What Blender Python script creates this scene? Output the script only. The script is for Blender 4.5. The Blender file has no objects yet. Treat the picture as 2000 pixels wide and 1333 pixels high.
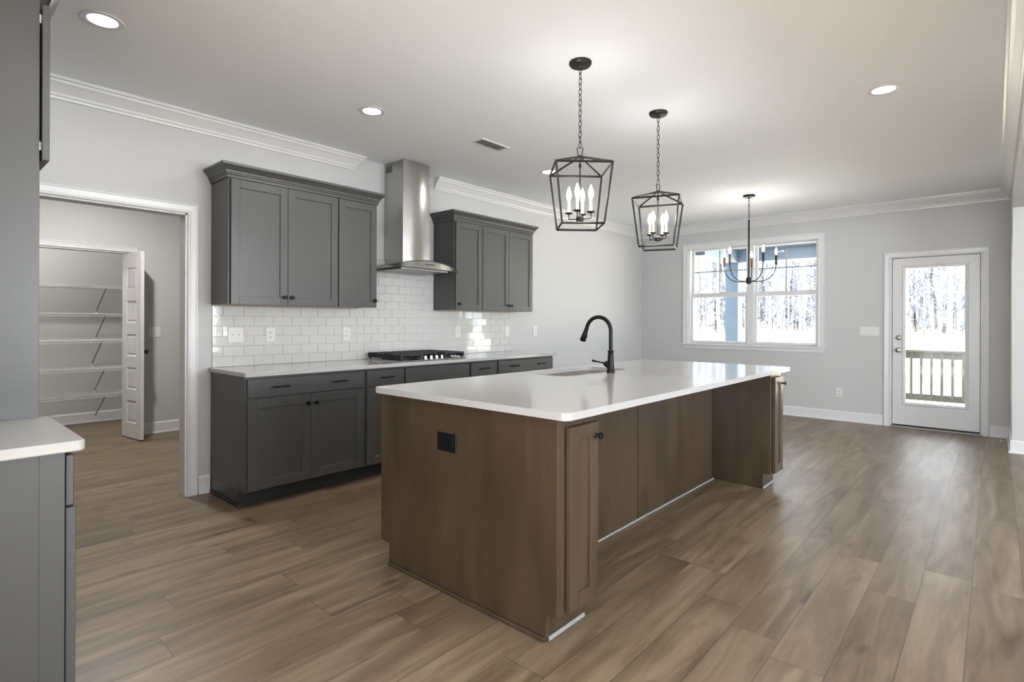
import bpy, bmesh, math, random
from mathutils import Matrix, Vector
PI = math.pi
sc = bpy.context.scene
col = sc.collection

# ------------------------------------------------------------------ camera
F_PX, HOR, YAW, CAM_H, ROLL = 1063.93, 629.77, 0.7256948, 1.25665, 0.0035609
cam_d = bpy.data.cameras.new('camera')
cam_d.sensor_width = 36.0
cam_d.lens = F_PX / 2000 * 36.0
cam_d.shift_y = -(666.5 - HOR) / 2000
cam_d.clip_start = 0.05
cam_d.clip_end = 400
cam = bpy.data.objects.new('camera', cam_d)
col.objects.link(cam)
cam.rotation_euler = (Matrix.Rotation(YAW, 3, 'Z') @ Matrix.Rotation(PI/2, 3, 'X') @ Matrix.Rotation(ROLL, 3, 'Z')).to_euler()
cam.location = (0, 0, CAM_H)
sc.camera = cam

# ------------------------------------------------------------------ colour management, world, sun, added fill lamps
sc.view_settings.view_transform = 'Standard'
sc.view_settings.look = 'None'
sc.view_settings.gamma = 1
sc.view_settings.use_curve_mapping = False
sc.view_settings.exposure = 0.68
WORLD = 4.0
w = bpy.data.worlds.new('world')
sc.world = w
w.use_nodes = True
wn = w.node_tree.nodes
wn['Background'].inputs['Color'].default_value = (0.86, 0.93, 1.0, 1)
wn['Background'].inputs['Strength'].default_value = WORLD
sc.cycles.max_bounces = 10
sc.cycles.diffuse_bounces = 6
sc.cycles.transparent_max_bounces = 16
sc.cycles.caustics_reflective = False
sc.cycles.caustics_refractive = False
sc.cycles.sample_clamp_indirect = 6.0

def lamp(name, kind, loc, energy, color=(1, 1, 1), **kw):
    d = bpy.data.lights.new(name, kind)
    d.energy = energy
    d.color = color
    rot = kw.pop('rot', (0, 0, 0))
    for k, v in kw.items():
        setattr(d, k, v)
    o = bpy.data.objects.new(name, d)
    o.location = loc
    o.rotation_euler = rot
    col.objects.link(o)
    return o

lamp('sun', 'SUN', (0, 20, 30), 115.0, (0.845, 0.93, 1.0), angle=0.02, rot=(math.radians(56), 0, math.radians(14)))
# added lamps at unseen openings right and behind, tilted up to brighten the ceiling
lamp('added_fill_living', 'AREA', (5.45, 3.0, 1.5), 215, (0.88, 0.94, 1.0), shape='RECTANGLE', size=1.9, size_y=3.9, rot=(0, math.radians(125), 0))
lamp('added_uplight_rear', 'AREA', (0.9, -3.95, 1.4), 150, (0.88, 0.94, 1.0), shape='RECTANGLE', size=4.8, size_y=1.8, rot=(math.radians(168), 0, 0))

# ------------------------------------------------------------------ materials
def mat(name, rgb=(0.8, 0.8, 0.8), rough=0.5, metal=0.0, **kw):
    m = bpy.data.materials.new(name)
    m.use_nodes = True
    b = m.node_tree.nodes['Principled BSDF']
    b.inputs['Base Color'].default_value = (*rgb, 1)
    b.inputs['Roughness'].default_value = rough
    b.inputs['Metallic'].default_value = metal
    for k, v in kw.items():
        b.inputs[k].default_value = v
    return m

def nodes(m):
    nt = m.node_tree
    return nt, nt.nodes, nt.links, nt.nodes['Principled BSDF']

def srgb(r, g, b):
    f = lambda c: (c/255/12.92) if c/255 <= 0.04045 else ((c/255+0.055)/1.055)**2.4
    return (f(r), f(g), f(b))

def mottled(name, rgb, rough, amp=0.03, scale=3.0, bump=0.0, bscale=200, **kw):
    """paint with a faint procedural variation and roller texture"""
    m = mat(name, rgb, rough, **kw)
    nt, N, L, b = nodes(m)
    tc = N.new('ShaderNodeTexCoord')
    no = N.new('ShaderNodeTexNoise')
    no.inputs['Scale'].default_value = scale
    L.new(tc.outputs['Object'], no.inputs['Vector'])
    mx = N.new('ShaderNodeMix'); mx.data_type = 'RGBA'
    L.new(no.outputs['Fac'], mx.inputs['Factor'])
    mx.inputs['A'].default_value = (*[c*(1-amp) for c in rgb], 1)
    mx.inputs['B'].default_value = (*[min(1, c*(1+amp)) for c in rgb], 1)
    L.new(mx.outputs['Result'], b.inputs['Base Color'])
    if bump:
        n2 = N.new('ShaderNodeTexNoise')
        n2.inputs['Scale'].default_value = bscale
        L.new(tc.outputs['Object'], n2.inputs['Vector'])
        bp = N.new('ShaderNodeBump')
        bp.inputs['Strength'].default_value = bump
        bp.inputs['Distance'].default_value = 0.002
        L.new(n2.outputs['Fac'], bp.inputs['Height'])
        L.new(bp.outputs['Normal'], b.inputs['Normal'])
    return m

M = {}
M['wall'] = mottled('wall_paint', srgb(189, 189, 189), 0.55, 0.012, 2, 0.15, 260)
M['ceiling'] = mottled('ceiling_paint', srgb(241, 244, 249), 0.85, 0.012, 2, 0.2, 160)
M['trim'] = mottled('trim_paint', srgb(212, 212, 213), 0.32, 0.01, 2)
M['gray'] = mottled('cabinet_gray_paint', srgb(68, 68, 68), 0.36, 0.02, 2, **{'Specular IOR Level': 0.6})
M['gray_low'] = M['gray']
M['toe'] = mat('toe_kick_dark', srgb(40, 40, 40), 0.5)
M['black'] = mottled('matte_black_metal', (0.005, 0.005, 0.0055), 0.36, 0.0, 20, **{'Specular IOR Level': 0.22})
M['bronze'] = mottled('dark_bronze_metal', (0.012, 0.0105, 0.009), 0.5, 0.1, 20, **{'Specular IOR Level': 0.3})
M['iron'] = mottled('cast_iron', (0.02, 0.02, 0.021), 0.6, 0.2, 60, 0.3, 500)
M['white_plastic'] = mat('white_plastic', srgb(214, 214, 212), 0.35)
M['hole'] = mat('dark_slot', (0.02, 0.02, 0.02), 0.6)
M['nickel'] = mat('satin_nickel', (0.36, 0.35, 0.33), 0.35, 1.0)
M['candle'] = mat('candle_sleeve', srgb(240, 232, 215), 0.5)
M['rubber'] = mat('black_rubber', (0.01, 0.01, 0.01), 0.7)
M['wire'] = mat('white_coated_wire', srgb(226, 226, 224), 0.4)
M['chrome'] = mat('chrome', (0.8, 0.8, 0.8), 0.12, 1.0)
M['strip'] = mat('bare_shoe_strip', srgb(150, 148, 146), 0.4)
M['underside'] = mottled('cabinet_underside_maple', srgb(176, 146, 120), 0.5, 0.08, 12)

def steel():
    m = mat('brushed_steel', (0.44, 0.43, 0.42), 0.24, 1.0)
    nt, N, L, b = nodes(m)
    tc = N.new('ShaderNodeTexCoord')
    mp = N.new('ShaderNodeMapping')
    mp.inputs['Scale'].default_value = (400, 400, 4)
    no = N.new('ShaderNodeTexNoise')
    L.new(tc.outputs['Object'], mp.inputs['Vector'])
    L.new(mp.outputs['Vector'], no.inputs['Vector'])
    mr = N.new('ShaderNodeMapRange')
    mr.inputs['To Min'].default_value = 0.18
    mr.inputs['To Max'].default_value = 0.32
    L.new(no.outputs['Fac'], mr.inputs['Value'])
    L.new(mr.outputs['Result'], b.inputs['Roughness'])
    return m
M['steel'] = steel()

def wood(name, c1, c2, rough, stretch='Z', scale=1.0):
    m = mat(name, c1, rough)
    nt, N, L, b = nodes(m)
    tc = N.new('ShaderNodeTexCoord')
    mp = N.new('ShaderNodeMapping')
    s = {'Z': (3.2, 3.2, 0.55), 'Y': (9, 0.7, 9)}[stretch]
    mp.inputs['Scale'].default_value = tuple(q*scale for q in s)
    L.new(tc.outputs['Object'], mp.inputs['Vector'])
    n1 = N.new('ShaderNodeTexNoise'); n1.inputs['Scale'].default_value = 2.2; n1.inputs['Detail'].default_value = 6
    n1.inputs['Distortion'].default_value = 0.6
    n2 = N.new('ShaderNodeTexNoise'); n2.inputs['Scale'].default_value = 14; n2.inputs['Detail'].default_value = 3
    L.new(mp.outputs['Vector'], n1.inputs['Vector'])
    L.new(mp.outputs['Vector'], n2.inputs['Vector'])
    ad = N.new('ShaderNodeMath'); ad.operation = 'MULTIPLY_ADD'
    ad.inputs[1].default_value = 0.22
    L.new(n2.outputs['Fac'], ad.inputs[0])
    L.new(n1.outputs['Fac'], ad.inputs[2])
    cr = N.new('ShaderNodeValToRGB')
    cr.color_ramp.elements[0].position = 0.42; cr.color_ramp.elements[0].color = (*c1, 1)
    cr.color_ramp.elements[1].position = 0.92; cr.color_ramp.elements[1].color = (*c2, 1)
    L.new(ad.outputs[0], cr.inputs['Fac'])
    L.new(cr.outputs['Color'], b.inputs['Base Color'])
    bp = N.new('ShaderNodeBump'); bp.inputs['Strength'].default_value = 0.08; bp.inputs['Distance'].default_value = 0.001
    L.new(n2.outputs['Fac'], bp.inputs['Height'])
    L.new(bp.outputs['Normal'], b.inputs['Normal'])
    return m
M['brown'] = wood('stained_maple', srgb(57, 45, 33), srgb(80, 65, 50), 0.33)

def floor_mat():
    m = mat('vinyl_plank_floor', (0.3, 0.25, 0.2), 0.36)
    nt, N, L, b = nodes(m)
    PW, PL = 0.1845, 1.24
    def math_(op, a=None, b_=None, c=None):
        n = N.new('ShaderNodeMath'); n.operation = op
        for i, v in enumerate((a, b_, c)):
            if v is None: continue
            if isinstance(v, (int, float)): n.inputs[i].default_value = v
            else: L.new(v, n.inputs[i])
        return n.outputs[0]
    tc = N.new('ShaderNodeTexCoord')
    sp = N.new('ShaderNodeSeparateXYZ')
    L.new(tc.outputs['Object'], sp.inputs[0])
    xs = math_('DIVIDE', math_('ADD', sp.outputs['X'], 0.081), PW)
    row = math_('FLOOR', xs)
    fx = math_('SUBTRACT', xs, row)
    wn_ = N.new('ShaderNodeTexWhiteNoise'); wn_.noise_dimensions = '1D'
    L.new(row, wn_.inputs['W'])
    off = math_('MULTIPLY', wn_.outputs['Value'], 7.3)
    ys = math_('ADD', math_('DIVIDE', sp.outputs['Y'], PL), off)
    cell = math_('FLOOR', ys)
    fy = math_('SUBTRACT', ys, cell)
    cid = N.new('ShaderNodeCombineXYZ')
    L.new(row, cid.inputs[0]); L.new(cell, cid.inputs[1])
    wc = N.new('ShaderNodeTexWhiteNoise'); wc.noise_dimensions = '2D'
    L.new(cid.outputs[0], wc.inputs['Vector'])
    # grain coordinates, shifted per plank
    gv = N.new('ShaderNodeCombineXYZ')
    L.new(math_('MULTIPLY', sp.outputs['X'], 7.0), gv.inputs[0])
    L.new(math_('MULTIPLY_ADD', sp.outputs['Y'], 0.9, math_('MULTIPLY', wc.outputs['Value'], 40)), gv.inputs[1])
    L.new(math_('MULTIPLY', wc.outputs['Value'], 17), gv.inputs[2])
    g1 = N.new('ShaderNodeTexNoise'); g1.inputs['Scale'].default_value = 1.3; g1.inputs['Detail'].default_value = 5; g1.inputs['Distortion'].default_value = 1.1
    L.new(gv.outputs[0], g1.inputs['Vector'])
    g2 = N.new('ShaderNodeTexNoise'); g2.inputs['Scale'].default_value = 9; g2.inputs['Detail'].default_value = 6; g2.inputs['Distortion'].default_value = 0.4
    L.new(gv.outputs[0], g2.inputs['Vector'])
    # slow knots
    kv = N.new('ShaderNodeCombineXYZ')
    L.new(math_('MULTIPLY', sp.outputs['X'], 3.0), kv.inputs[0])
    L.new(math_('MULTIPLY_ADD', sp.outputs['Y'], 1.2, math_('MULTIPLY', wc.outputs['Value'], 90)), kv.inputs[1])
    g3 = N.new('ShaderNodeTexNoise'); g3.inputs['Scale'].default_value = 2.4; g3.inputs['Detail'].default_value = 2
    L.new(kv.outputs[0], g3.inputs['Vector'])
    tone = math_('ADD', math_('MULTIPLY', g1.outputs['Fac'], 0.86), math_('MULTIPLY', g2.outputs['Fac'], 0.26))
    tone = math_('ADD', tone, math_('MULTIPLY', math_('SUBTRACT', wc.outputs['Value'], 0.5), 0.16))
    cr = N.new('ShaderNodeValToRGB')
    e = cr.color_ramp.elements
    e[0].position = 0.32; e[0].color = (*srgb(78, 63, 46), 1)
    e[1].position = 0.84; e[1].color = (*srgb(145, 128, 107), 1)
    k = e.new(0.56); k.color = (*srgb(111, 95, 76), 1)
    L.new(tone, cr.inputs['Fac'])
    kn = N.new('ShaderNodeValToRGB')
    kn.color_ramp.elements[0].position = 0.25; kn.color_ramp.elements[0].color = (0.45, 0.42, 0.4, 1)
    kn.color_ramp.elements[1].position = 0.35; kn.color_ramp.elements[1].color = (1, 1, 1, 1)
    L.new(g3.outputs['Fac'], kn.inputs['Fac'])
    mm = N.new('ShaderNodeMix'); mm.data_type = 'RGBA'; mm.blend_type = 'MULTIPLY'
    mm.inputs['Factor'].default_value = 1
    L.new(cr.outputs['Color'], mm.inputs['A']); L.new(kn.outputs['Color'], mm.inputs['B'])
    # seams
    ex = math_('MINIMUM', fx, math_('SUBTRACT', 1, fx))
    ey = math_('MINIMUM', fy, math_('SUBTRACT', 1, fy))
    sx = math_('LESS_THAN', ex, 0.0016/PW)
    sy = math_('LESS_THAN', ey, 0.0016/PL)
    seam = math_('MAXIMUM', sx, sy)
    mk = N.new('ShaderNodeMix'); mk.data_type = 'RGBA'
    L.new(math_('MULTIPLY', seam, 0.72), mk.inputs['Factor'])
    L.new(mm.outputs['Result'], mk.inputs['A'])
    mk.inputs['B'].default_value = (*srgb(58, 46, 36), 1)
    L.new(mk.outputs['Result'], b.inputs['Base Color'])
    mr = N.new('ShaderNodeMapRange')
    mr.inputs['To Min'].default_value = 0.30; mr.inputs['To Max'].default_value = 0.46
    L.new(g2.outputs['Fac'], mr.inputs['Value'])
    L.new(mr.outputs['Result'], b.inputs['Roughness'])
    bp = N.new('ShaderNodeBump'); bp.inputs['Strength'].default_value = 0.25; bp.inputs['Distance'].default_value = 0.0015
    h = math_('SUBTRACT', math_('MULTIPLY', g2.outputs['Fac'], 0.35), seam)
    L.new(h, bp.inputs['Height'])
    L.new(bp.outputs['Normal'], b.inputs['Normal'])
    return m
M['floor'] = floor_mat()

def quartz():
    m = mottled('white_quartz', srgb(178, 177, 177), 0.12, 0.02, 60)
    return m
M['quartz'] = quartz()
M['tile'] = mottled('glazed_white_tile', srgb(202, 202, 199), 0.05, 0.02, 9, 0.14, 16, **{'Specular IOR Level': 0.8})
M['grout'] = mat('light_grout', srgb(172, 171, 167), 0.8)

def glass(name, tint=(1, 1, 1), refl=0.08):
    m = bpy.data.materials.new(name); m.use_nodes = True
    nt = m.node_tree; N = nt.nodes; L = nt.links
    N.remove(N['Principled BSDF'])
    tr = N.new('ShaderNodeBsdfTransparent'); tr.inputs['Color'].default_value = (*tint, 1)
    gl = N.new('ShaderNodeBsdfGlossy'); gl.inputs['Roughness'].default_value = 0.02
    fr = N.new('ShaderNodeFresnel'); fr.inputs['IOR'].default_value = 1.45
    mx = N.new('ShaderNodeMixShader')
    ge = N.new('ShaderNodeNewGeometry')
    inv = N.new('ShaderNodeMath'); inv.operation = 'SUBTRACT'; inv.inputs[0].default_value = 1
    L.new(ge.outputs['Backfacing'], inv.inputs[1])
    ml = N.new('ShaderNodeMath'); ml.operation = 'MULTIPLY'
    L.new(fr.outputs[0], ml.inputs[0]); L.new(inv.outputs[0], ml.inputs[1])
    L.new(ml.outputs[0], mx.inputs[0]); L.new(tr.outputs[0], mx.inputs[1]); L.new(gl.outputs[0], mx.inputs[2])
    L.new(mx.outputs[0], N['Material Output'].inputs['Surface'])
    return m
M['glass'] = glass('window_glass')
M['canopy_glass'] = glass('hood_glass', (0.93, 0.96, 0.95))

def emis(name, rgb, s):
    m = mat(name, rgb, 0.4)
    b = m.node_tree.nodes['Principled BSDF']
    b.inputs['Emission Color'].default_value = (*rgb, 1)
    b.inputs['Emission Strength'].default_value = s
    return m
M['lens'] = emis('lit_downlight_lens', (1.0, 0.98, 0.95), 9)
M['bulb'] = emis('lit_candle_bulb', (1.0, 0.93, 0.82), 22)

M['porch_blue'] = mottled('porch_blue_and_daylight_tint', srgb(98, 117, 139), 0.5, 0.02, 2)  # blue ceiling paint; on the column, cool daylight tint put into white paint
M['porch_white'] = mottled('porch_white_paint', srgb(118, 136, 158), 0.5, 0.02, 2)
M['deck'] = wood('deck_boards', srgb(120, 112, 98), srgb(140, 132, 118), 0.7, 'Y')
M['rail'] = wood('treated_pine_rail', srgb(122, 121, 115), srgb(140, 139, 132), 0.7, 'Z')
M['ground'] = mottled('dry_lawn', srgb(214, 200, 172), 0.95, 0.14, 0.8)
M['bark'] = mottled('gray_bark', srgb(40, 40, 44), 0.9, 0.5, 2.5)
M['brush'] = mottled('dry_brush', srgb(62, 50, 42), 0.95, 0.2, 4)

# ------------------------------------------------------------------ helpers
def wloc(p):
    v = Vector((0, 0, 0))
    while p is not None:
        v += p.location; p = p.parent
    return v

class MB:
    def __init__(s): s.b = bmesh.new()
    def _bev(s, verts, bev, seg=1):
        if bev > 0:
            edges = {e for v in verts for e in v.link_edges}
            bmesh.ops.bevel(s.b, geom=list(edges), offset=bev, segments=seg, profile=0.5, affect='EDGES')
    def box(s, x0, x1, y0, y1, z0, z1, bev=0.0, seg=1):
        x0, x1 = sorted((x0, x1)); y0, y1 = sorted((y0, y1)); z0, z1 = sorted((z0, z1))
        v = [s.b.verts.new(p) for p in ((x0,y0,z0),(x1,y0,z0),(x1,y1,z0),(x0,y1,z0),(x0,y0,z1),(x1,y0,z1),(x1,y1,z1),(x0,y1,z1))]
        for f in ((3,2,1,0),(4,5,6,7),(0,1,5,4),(1,2,6,5),(2,3,7,6),(3,0,4,7)):
            s.b.faces.new([v[i] for i in f])
        s._bev(v, bev, seg)
        return s
    def poly(s, pts, axis, a0, a1, bev=0.0):
        """extrude a 2D polygon along axis ('X','Y','Z') from a0 to a1"""
        def P(p, a):
            return {'X': (a, p[0], p[1]), 'Y': (p[0], a, p[1]), 'Z': (p[0], p[1], a)}[axis]
        lo = [s.b.verts.new(P(p, a0)) for p in pts]
        hi = [s.b.verts.new(P(p, a1)) for p in pts]
        n = len(pts)
        s.b.faces.new(lo[::-1]); s.b.faces.new(hi)
        for i in range(n):
            s.b.faces.new((lo[i], lo[(i+1) % n], hi[(i+1) % n], hi[i]))
        s._bev(lo+hi, bev)
        return s
    def ring(s, c, r, n, u, v):
        return [s.b.verts.new(c + u*(r*math.cos(2*PI*i/n)) + v*(r*math.sin(2*PI*i/n))) for i in range(n)]
    def tube(s, pts, r, n=8, caps=True, closed=False):
        pts = [Vector(p) for p in pts]
        rs = r if isinstance(r, (list, tuple)) else [r]*len(pts)
        m = len(pts); rings = []; up = None
        for i, p in enumerate(pts):
            if closed: t = pts[(i+1) % m] - pts[i-1]
            else: t = pts[min(i+1, m-1)] - pts[max(i-1, 0)]
            t.normalize()
            if up is None:
                a = Vector((0, 0, 1)) if abs(t.z) < 0.9 else Vector((1, 0, 0))
                up = (a - t*a.dot(t)).normalized()
            else:
                up = (up - t*up.dot(t)).normalized()
            rings.append(s.ring(p, rs[i], n, up, t.cross(up)))
        for i in range(m if closed else m-1):
            A, B = rings[i], rings[(i+1) % m]
            for j in range(n):
                s.b.faces.new((A[j], A[(j+1) % n], B[(j+1) % n], B[j]))
        if caps and not closed:
            s.b.faces.new(rings[0][::-1]); s.b.faces.new(rings[-1])
        return s
    def lathe(s, prof, c=(0, 0, 0), n=24, axis='Z'):
        c = Vector(c)
        ax = {'Z': Vector((0,0,1)), 'X': Vector((1,0,0)), 'Y': Vector((0,1,0))}[axis] if isinstance(axis, str) else Vector(axis).normalized()
        a = Vector((1, 0, 0)) if abs(ax.x) < 0.9 else Vector((0, 1, 0))
        u = (a - ax*a.dot(ax)).normalized(); v = ax.cross(u)
        rings = [s.ring(c + ax*h, max(r, 1e-5), n, u, v) for r, h in prof]
        for A, B in zip(rings, rings[1:]):
            for j in range(n):
                s.b.faces.new((A[j], A[(j+1) % n], B[(j+1) % n], B[j]))
        s.b.faces.new(rings[0][::-1]); s.b.faces.new(rings[-1])
        return s
    def sweep(s, path, prof, mapf, closed=False):
        """path: 2D points; prof: closed list of (n, w) with n along the left normal, w out of plane; mapf(a, b, w) -> xyz"""
        m = len(path); P = [Vector(p) for p in path]; rings = []
        for i in range(m):
            d0 = (P[i] - P[i-1]).normalized() if (closed or i > 0) else None
            d1 = (P[(i+1) % m] - P[i]).normalized() if (closed or i < m-1) else None
            if d0 is None: d0 = d1
            if d1 is None: d1 = d0
            n0 = Vector((-d0.y, d0.x)); n1 = Vector((-d1.y, d1.x))
            mv = (n0 + n1); mv /= max(1e-6, mv.dot(n0))
            rings.append([s.b.verts.new(mapf(P[i].x + mv.x*q[0], P[i].y + mv.y*q[0], q[1])) for q in prof])
        k = len(prof)
        for i in range(m if closed else m-1):
            A, B = rings[i], rings[(i+1) % m]
            for j in range(k):
                s.b.faces.new((A[j], A[(j+1) % k], B[(j+1) % k], B[j]))
        if not closed:
            s.b.faces.new(rings[0][::-1]); s.b.faces.new(rings[-1])
        return s
    def xf(s, mtx):
        bmesh.ops.transform(s.b, matrix=mtx, verts=s.b.verts)
        return s
    def build(s, name, m, parent=None, smooth=False, world=True):
        bmesh.ops.recalc_face_normals(s.b, faces=s.b.faces)
        if parent is not None and world:
            bmesh.ops.translate(s.b, verts=s.b.verts, vec=-wloc(parent))
        me = bpy.data.meshes.new(name)
        s.b.to_mesh(me); s.b.free()
        if smooth:
            for p in me.polygons: p.use_smooth = True
            try: me.set_sharp_from_angle(angle=math.radians(40))
            except Exception: pass
        me.materials.append(m)
        o = bpy.data.objects.new(name, me)
        col.objects.link(o)
        if parent is not None: o.parent = parent
        return o

def thing(name, label, cat, loc=(0, 0, 0), group=None):
    o = bpy.data.objects.new(name, None)
    o.empty_display_size = 0.05
    o.location = loc
    col.objects.link(o)
    o['label'] = label; o['category'] = cat
    if group: o['group'] = group
    return o
def tag(o, label, cat, group=None, kind=None):
    o['label'] = label; o['category'] = cat
    if group: o['group'] = group
    if kind: o['kind'] = kind
    return o
def struct(o, label=None):
    o['kind'] = 'structure'
    if label: o['label'] = label
    return o
def struct_empty(name, loc, label=None):
    o = bpy.data.objects.new(name, None); o.location = loc; o.empty_display_size = 0.05
    col.objects.link(o); return struct(o, label)
def copy_tree(o, parent=None):
    c = o.copy(); col.objects.link(c); c.parent = parent
    for ch in [q for q in o.children]: copy_tree(ch, c)
    return c

# ------------------------------------------------------------------ key dimensions
W = -4.325          # kitchen face of the range wall
WT = 0.115
YB = 8.07           # room face of the back wall
CEIL = 2.743
XR, YF = 5.6, -4.1  # unseen right and front walls
XP = -7.03          # hall wall face
HX = 0.125          # header face

# ------------------------------------------------------------------ setting
struct(MB().box(-8.6, XR+0.1, YF-0.1, YB+0.15, -0.12, 0).build('floor', M['floor']))
struct(MB().box(-8.6, XR+0.1, YF-0.1, YB+0.15, CEIL, CEIL+0.12).build('ceiling', M['ceiling']))
# range wall with the cased opening (y 0.2 .. 1.375, z 0 .. 2.03)
OY0, OY1, OZ = 0.2, 1.375, 2.03
b = MB()
b.box(W-WT, W, OY1, YB, 0, CEIL)
b.box(W-WT, W, -1.6, OY0, 0, CEIL)
b.box(W-WT, W, OY0, OY1, OZ, CEIL)
struct(b.build('wall_left', M['wall']))
# back wall with window and door openings
WX0, WX1, WZ0, WZ1 = -3.53, -1.74, 0.945, 2.40
DX0, DX1, DZ = -0.965, -0.105, 2.07
b = MB()
b.box(W-WT, WX0, YB, YB+0.15, 0, CEIL)
b.box(WX1, DX0, YB, YB+0.15, 0, CEIL)
b.box(DX1, XR+0.1, YB, YB+0.15, 0, CEIL)
b.box(WX0, WX1, YB, YB+0.15, 0, WZ0)
b.box(WX0, WX1, YB, YB+0.15, WZ1, CEIL)
b.box(DX0, DX1, YB, YB+0.15, DZ, CEIL)
struct(b.build('wall_back', M['wall']))
# right stub wall and the long header over the wide opening to the living room
b = MB()
b.box(HX, HX+0.45, 7.2, YB, 0, CEIL)
b.box(HX, HX+0.14, YF, 7.2, 2.39, CEIL)
struct(b.build('wall_right', M['wall']))
# unseen outer walls; openings added and sized to let light in
b = MB()
b.box(XR-0.1, XR+0.1, YF-0.1, YB+0.15, 0, 0.5).box(XR-0.1, XR+0.1, YF-0.1, YB+0.15, 2.5, CEIL)
b.box(XR-0.1, XR+0.1, YF-0.1, 1.0, 0.5, 2.5).box(XR-0.1, XR+0.1, 5.0, YB+0.15, 0.5, 2.5)
struct(b.build('wall_living', M['wall']))
b = MB()
b.box(W-WT, XR, YF-0.1, YF+0.1, 0, 0.1).box(W-WT, XR, YF-0.1, YF+0.1, 2.5, CEIL)
b.box(W-WT, -1.6, YF-0.1, YF+0.1, 0.1, 2.5).box(5.0, XR, YF-0.1, YF+0.1, 0.1, 2.5)
struct(b.build('wall_front', M['wall']))
# wall that carries the refrigerator run, left of the camera
struct(MB().box(W, -1.55, -0.42, -0.30, 0, CEIL).build('wall_kitchen', M['wall']))
# hall and pantry
PY0, PY1, PZ = 0.35, 1.675, 2.0
b = MB()
b.box(XP-WT, XP, PY1, 4.0, 0, CEIL).box(XP-WT, XP, -1.6, PY0, 0, CEIL).box(XP-WT, XP, PY0, PY1, PZ, CEIL)
struct(b.build('wall_hall', M['wall']))
b = MB()
b.box(-8.55, -8.37, -0.6, 2.6, 0, CEIL)
struct(b.build('wall_pantry', M['wall']))
struct(MB().box(-8.37, XP-WT, 2.40, 2.52, 0, CEIL).build('wall_pantry_right', M['wall']))
struct(MB().box(-8.37, XP-WT, -0.5, -0.38, 0, CEIL).build('wall_pantry_left', M['wall']))
struct(MB().box(XP-WT, W-WT, 4.0, 4.1, 0, CEIL).build('wall_hall_far', M['wall']))
struct(MB().box(XP-WT, W, -1.7, -1.6, 0, CEIL).build('wall_hall_near', M['wall']))

# crown molding: profile (n = out from the wall, w = height)
def crown_prof(z):
    return [(0, z), (0, z-0.122), (0.012, z-0.122), (0.014, z-0.108), (0.022, z-0.100), (0.026, z-0.088), (0.040, z-0.070),
            (0.058, z-0.048), (0.072, z-0.034), (0.076, z-0.022), (0.088, z-0.018), (0.090, z)]
def flat(a, b_, w_): return (a, b_, w_)
Zc = CEIL - 0.0005
def crown(name, path):
    struct(MB().sweep(path, crown_prof(Zc), flat).build(name, M['trim']))
e_ = 0.0
def crown_run_left(name, y0, y1, mit0, mit1):
    """straight crown on the range wall, ends cut back at 45 degrees (self-returned)"""
    pr = crown_prof(Zc); mb = MB()
    A = [mb.b.verts.new((W+n, y0 + (0.09-n if mit0 else 0), z)) for n, z in pr]
    B = [mb.b.verts.new((W+n, y1 - (0.09-n if mit1 else 0), z)) for n, z in pr]
    mb.b.faces.new(A[::-1]); mb.b.faces.new(B)
    for j in range(len(pr)):
        mb.b.faces.new((A[j], A[(j+1) % len(pr)], B[(j+1) % len(pr)], B[j]))
    struct(mb.build(name, M['trim']))
crown_run_left('trim_1', -0.30, 2.80, False, True)
# right of the hood: along the range wall, the back wall, and back along the header
pathc = [(W, 3.655), (W, YB), (HX, YB), (HX, YF+0.1)]
mb = MB(); mb.sweep(pathc, [(-n, z) for n, z in crown_prof(Zc)], flat)
struct(mb.build('trim_2', M['trim']))

# baseboards: 12 cm board with a quarter round shoe
BPROF = [(0, 0.001), (0.026, 0.001), (0.026, 0.010), (0.022, 0.018), (0.014, 0.020), (0.014, 0.112), (0.010, 0.122), (0.004, 0.128), (0, 0.128)]
def baseboard(name, path, side=-1):
    mb = MB(); mb.sweep(path, [(side*n, z) for n, z in BPROF], flat)
    return struct(mb.build(name, M['trim']))
baseboard('baseboard_left', [(W, 4.93), (W, YB), (-1.032, YB)])
baseboard('baseboard_back', [(-0.045, YB), (HX, YB), (HX, 7.2), (HX+0.45, 7.2), (HX+0.45, YB)])
baseboard('baseboard_range', [(W, 1.445), (W, 1.525)])
baseboard('baseboard_hall', [(XP, PY1+0.068), (XP, 4.0), (W-WT, 4.0), (W-WT, OY1+0.07)])
baseboard('baseboard_pantry', [(-8.37, -0.38), (-8.37, 2.40), (XP-WT, 2.40), (XP-WT, PY1+0.02)])

# casings
CAS = [(0, 0), (0, 0.018), (-0.008, 0.018), (-0.012, 0.015), (-0.045, 0.011), (-0.052, 0.014), (-0.060, 0.014), (-0.066, 0.008), (-0.066, 0)]
CAS = [(-q[0], q[1]) for q in CAS][::-1]    # n 0 (outer, thick) .. 0.066 (inner)
def casing_mb(mb, path, mapf, wdt=1.0):
    mb.sweep(path, [(n*wdt, w_) for n, w_ in CAS], mapf)
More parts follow.
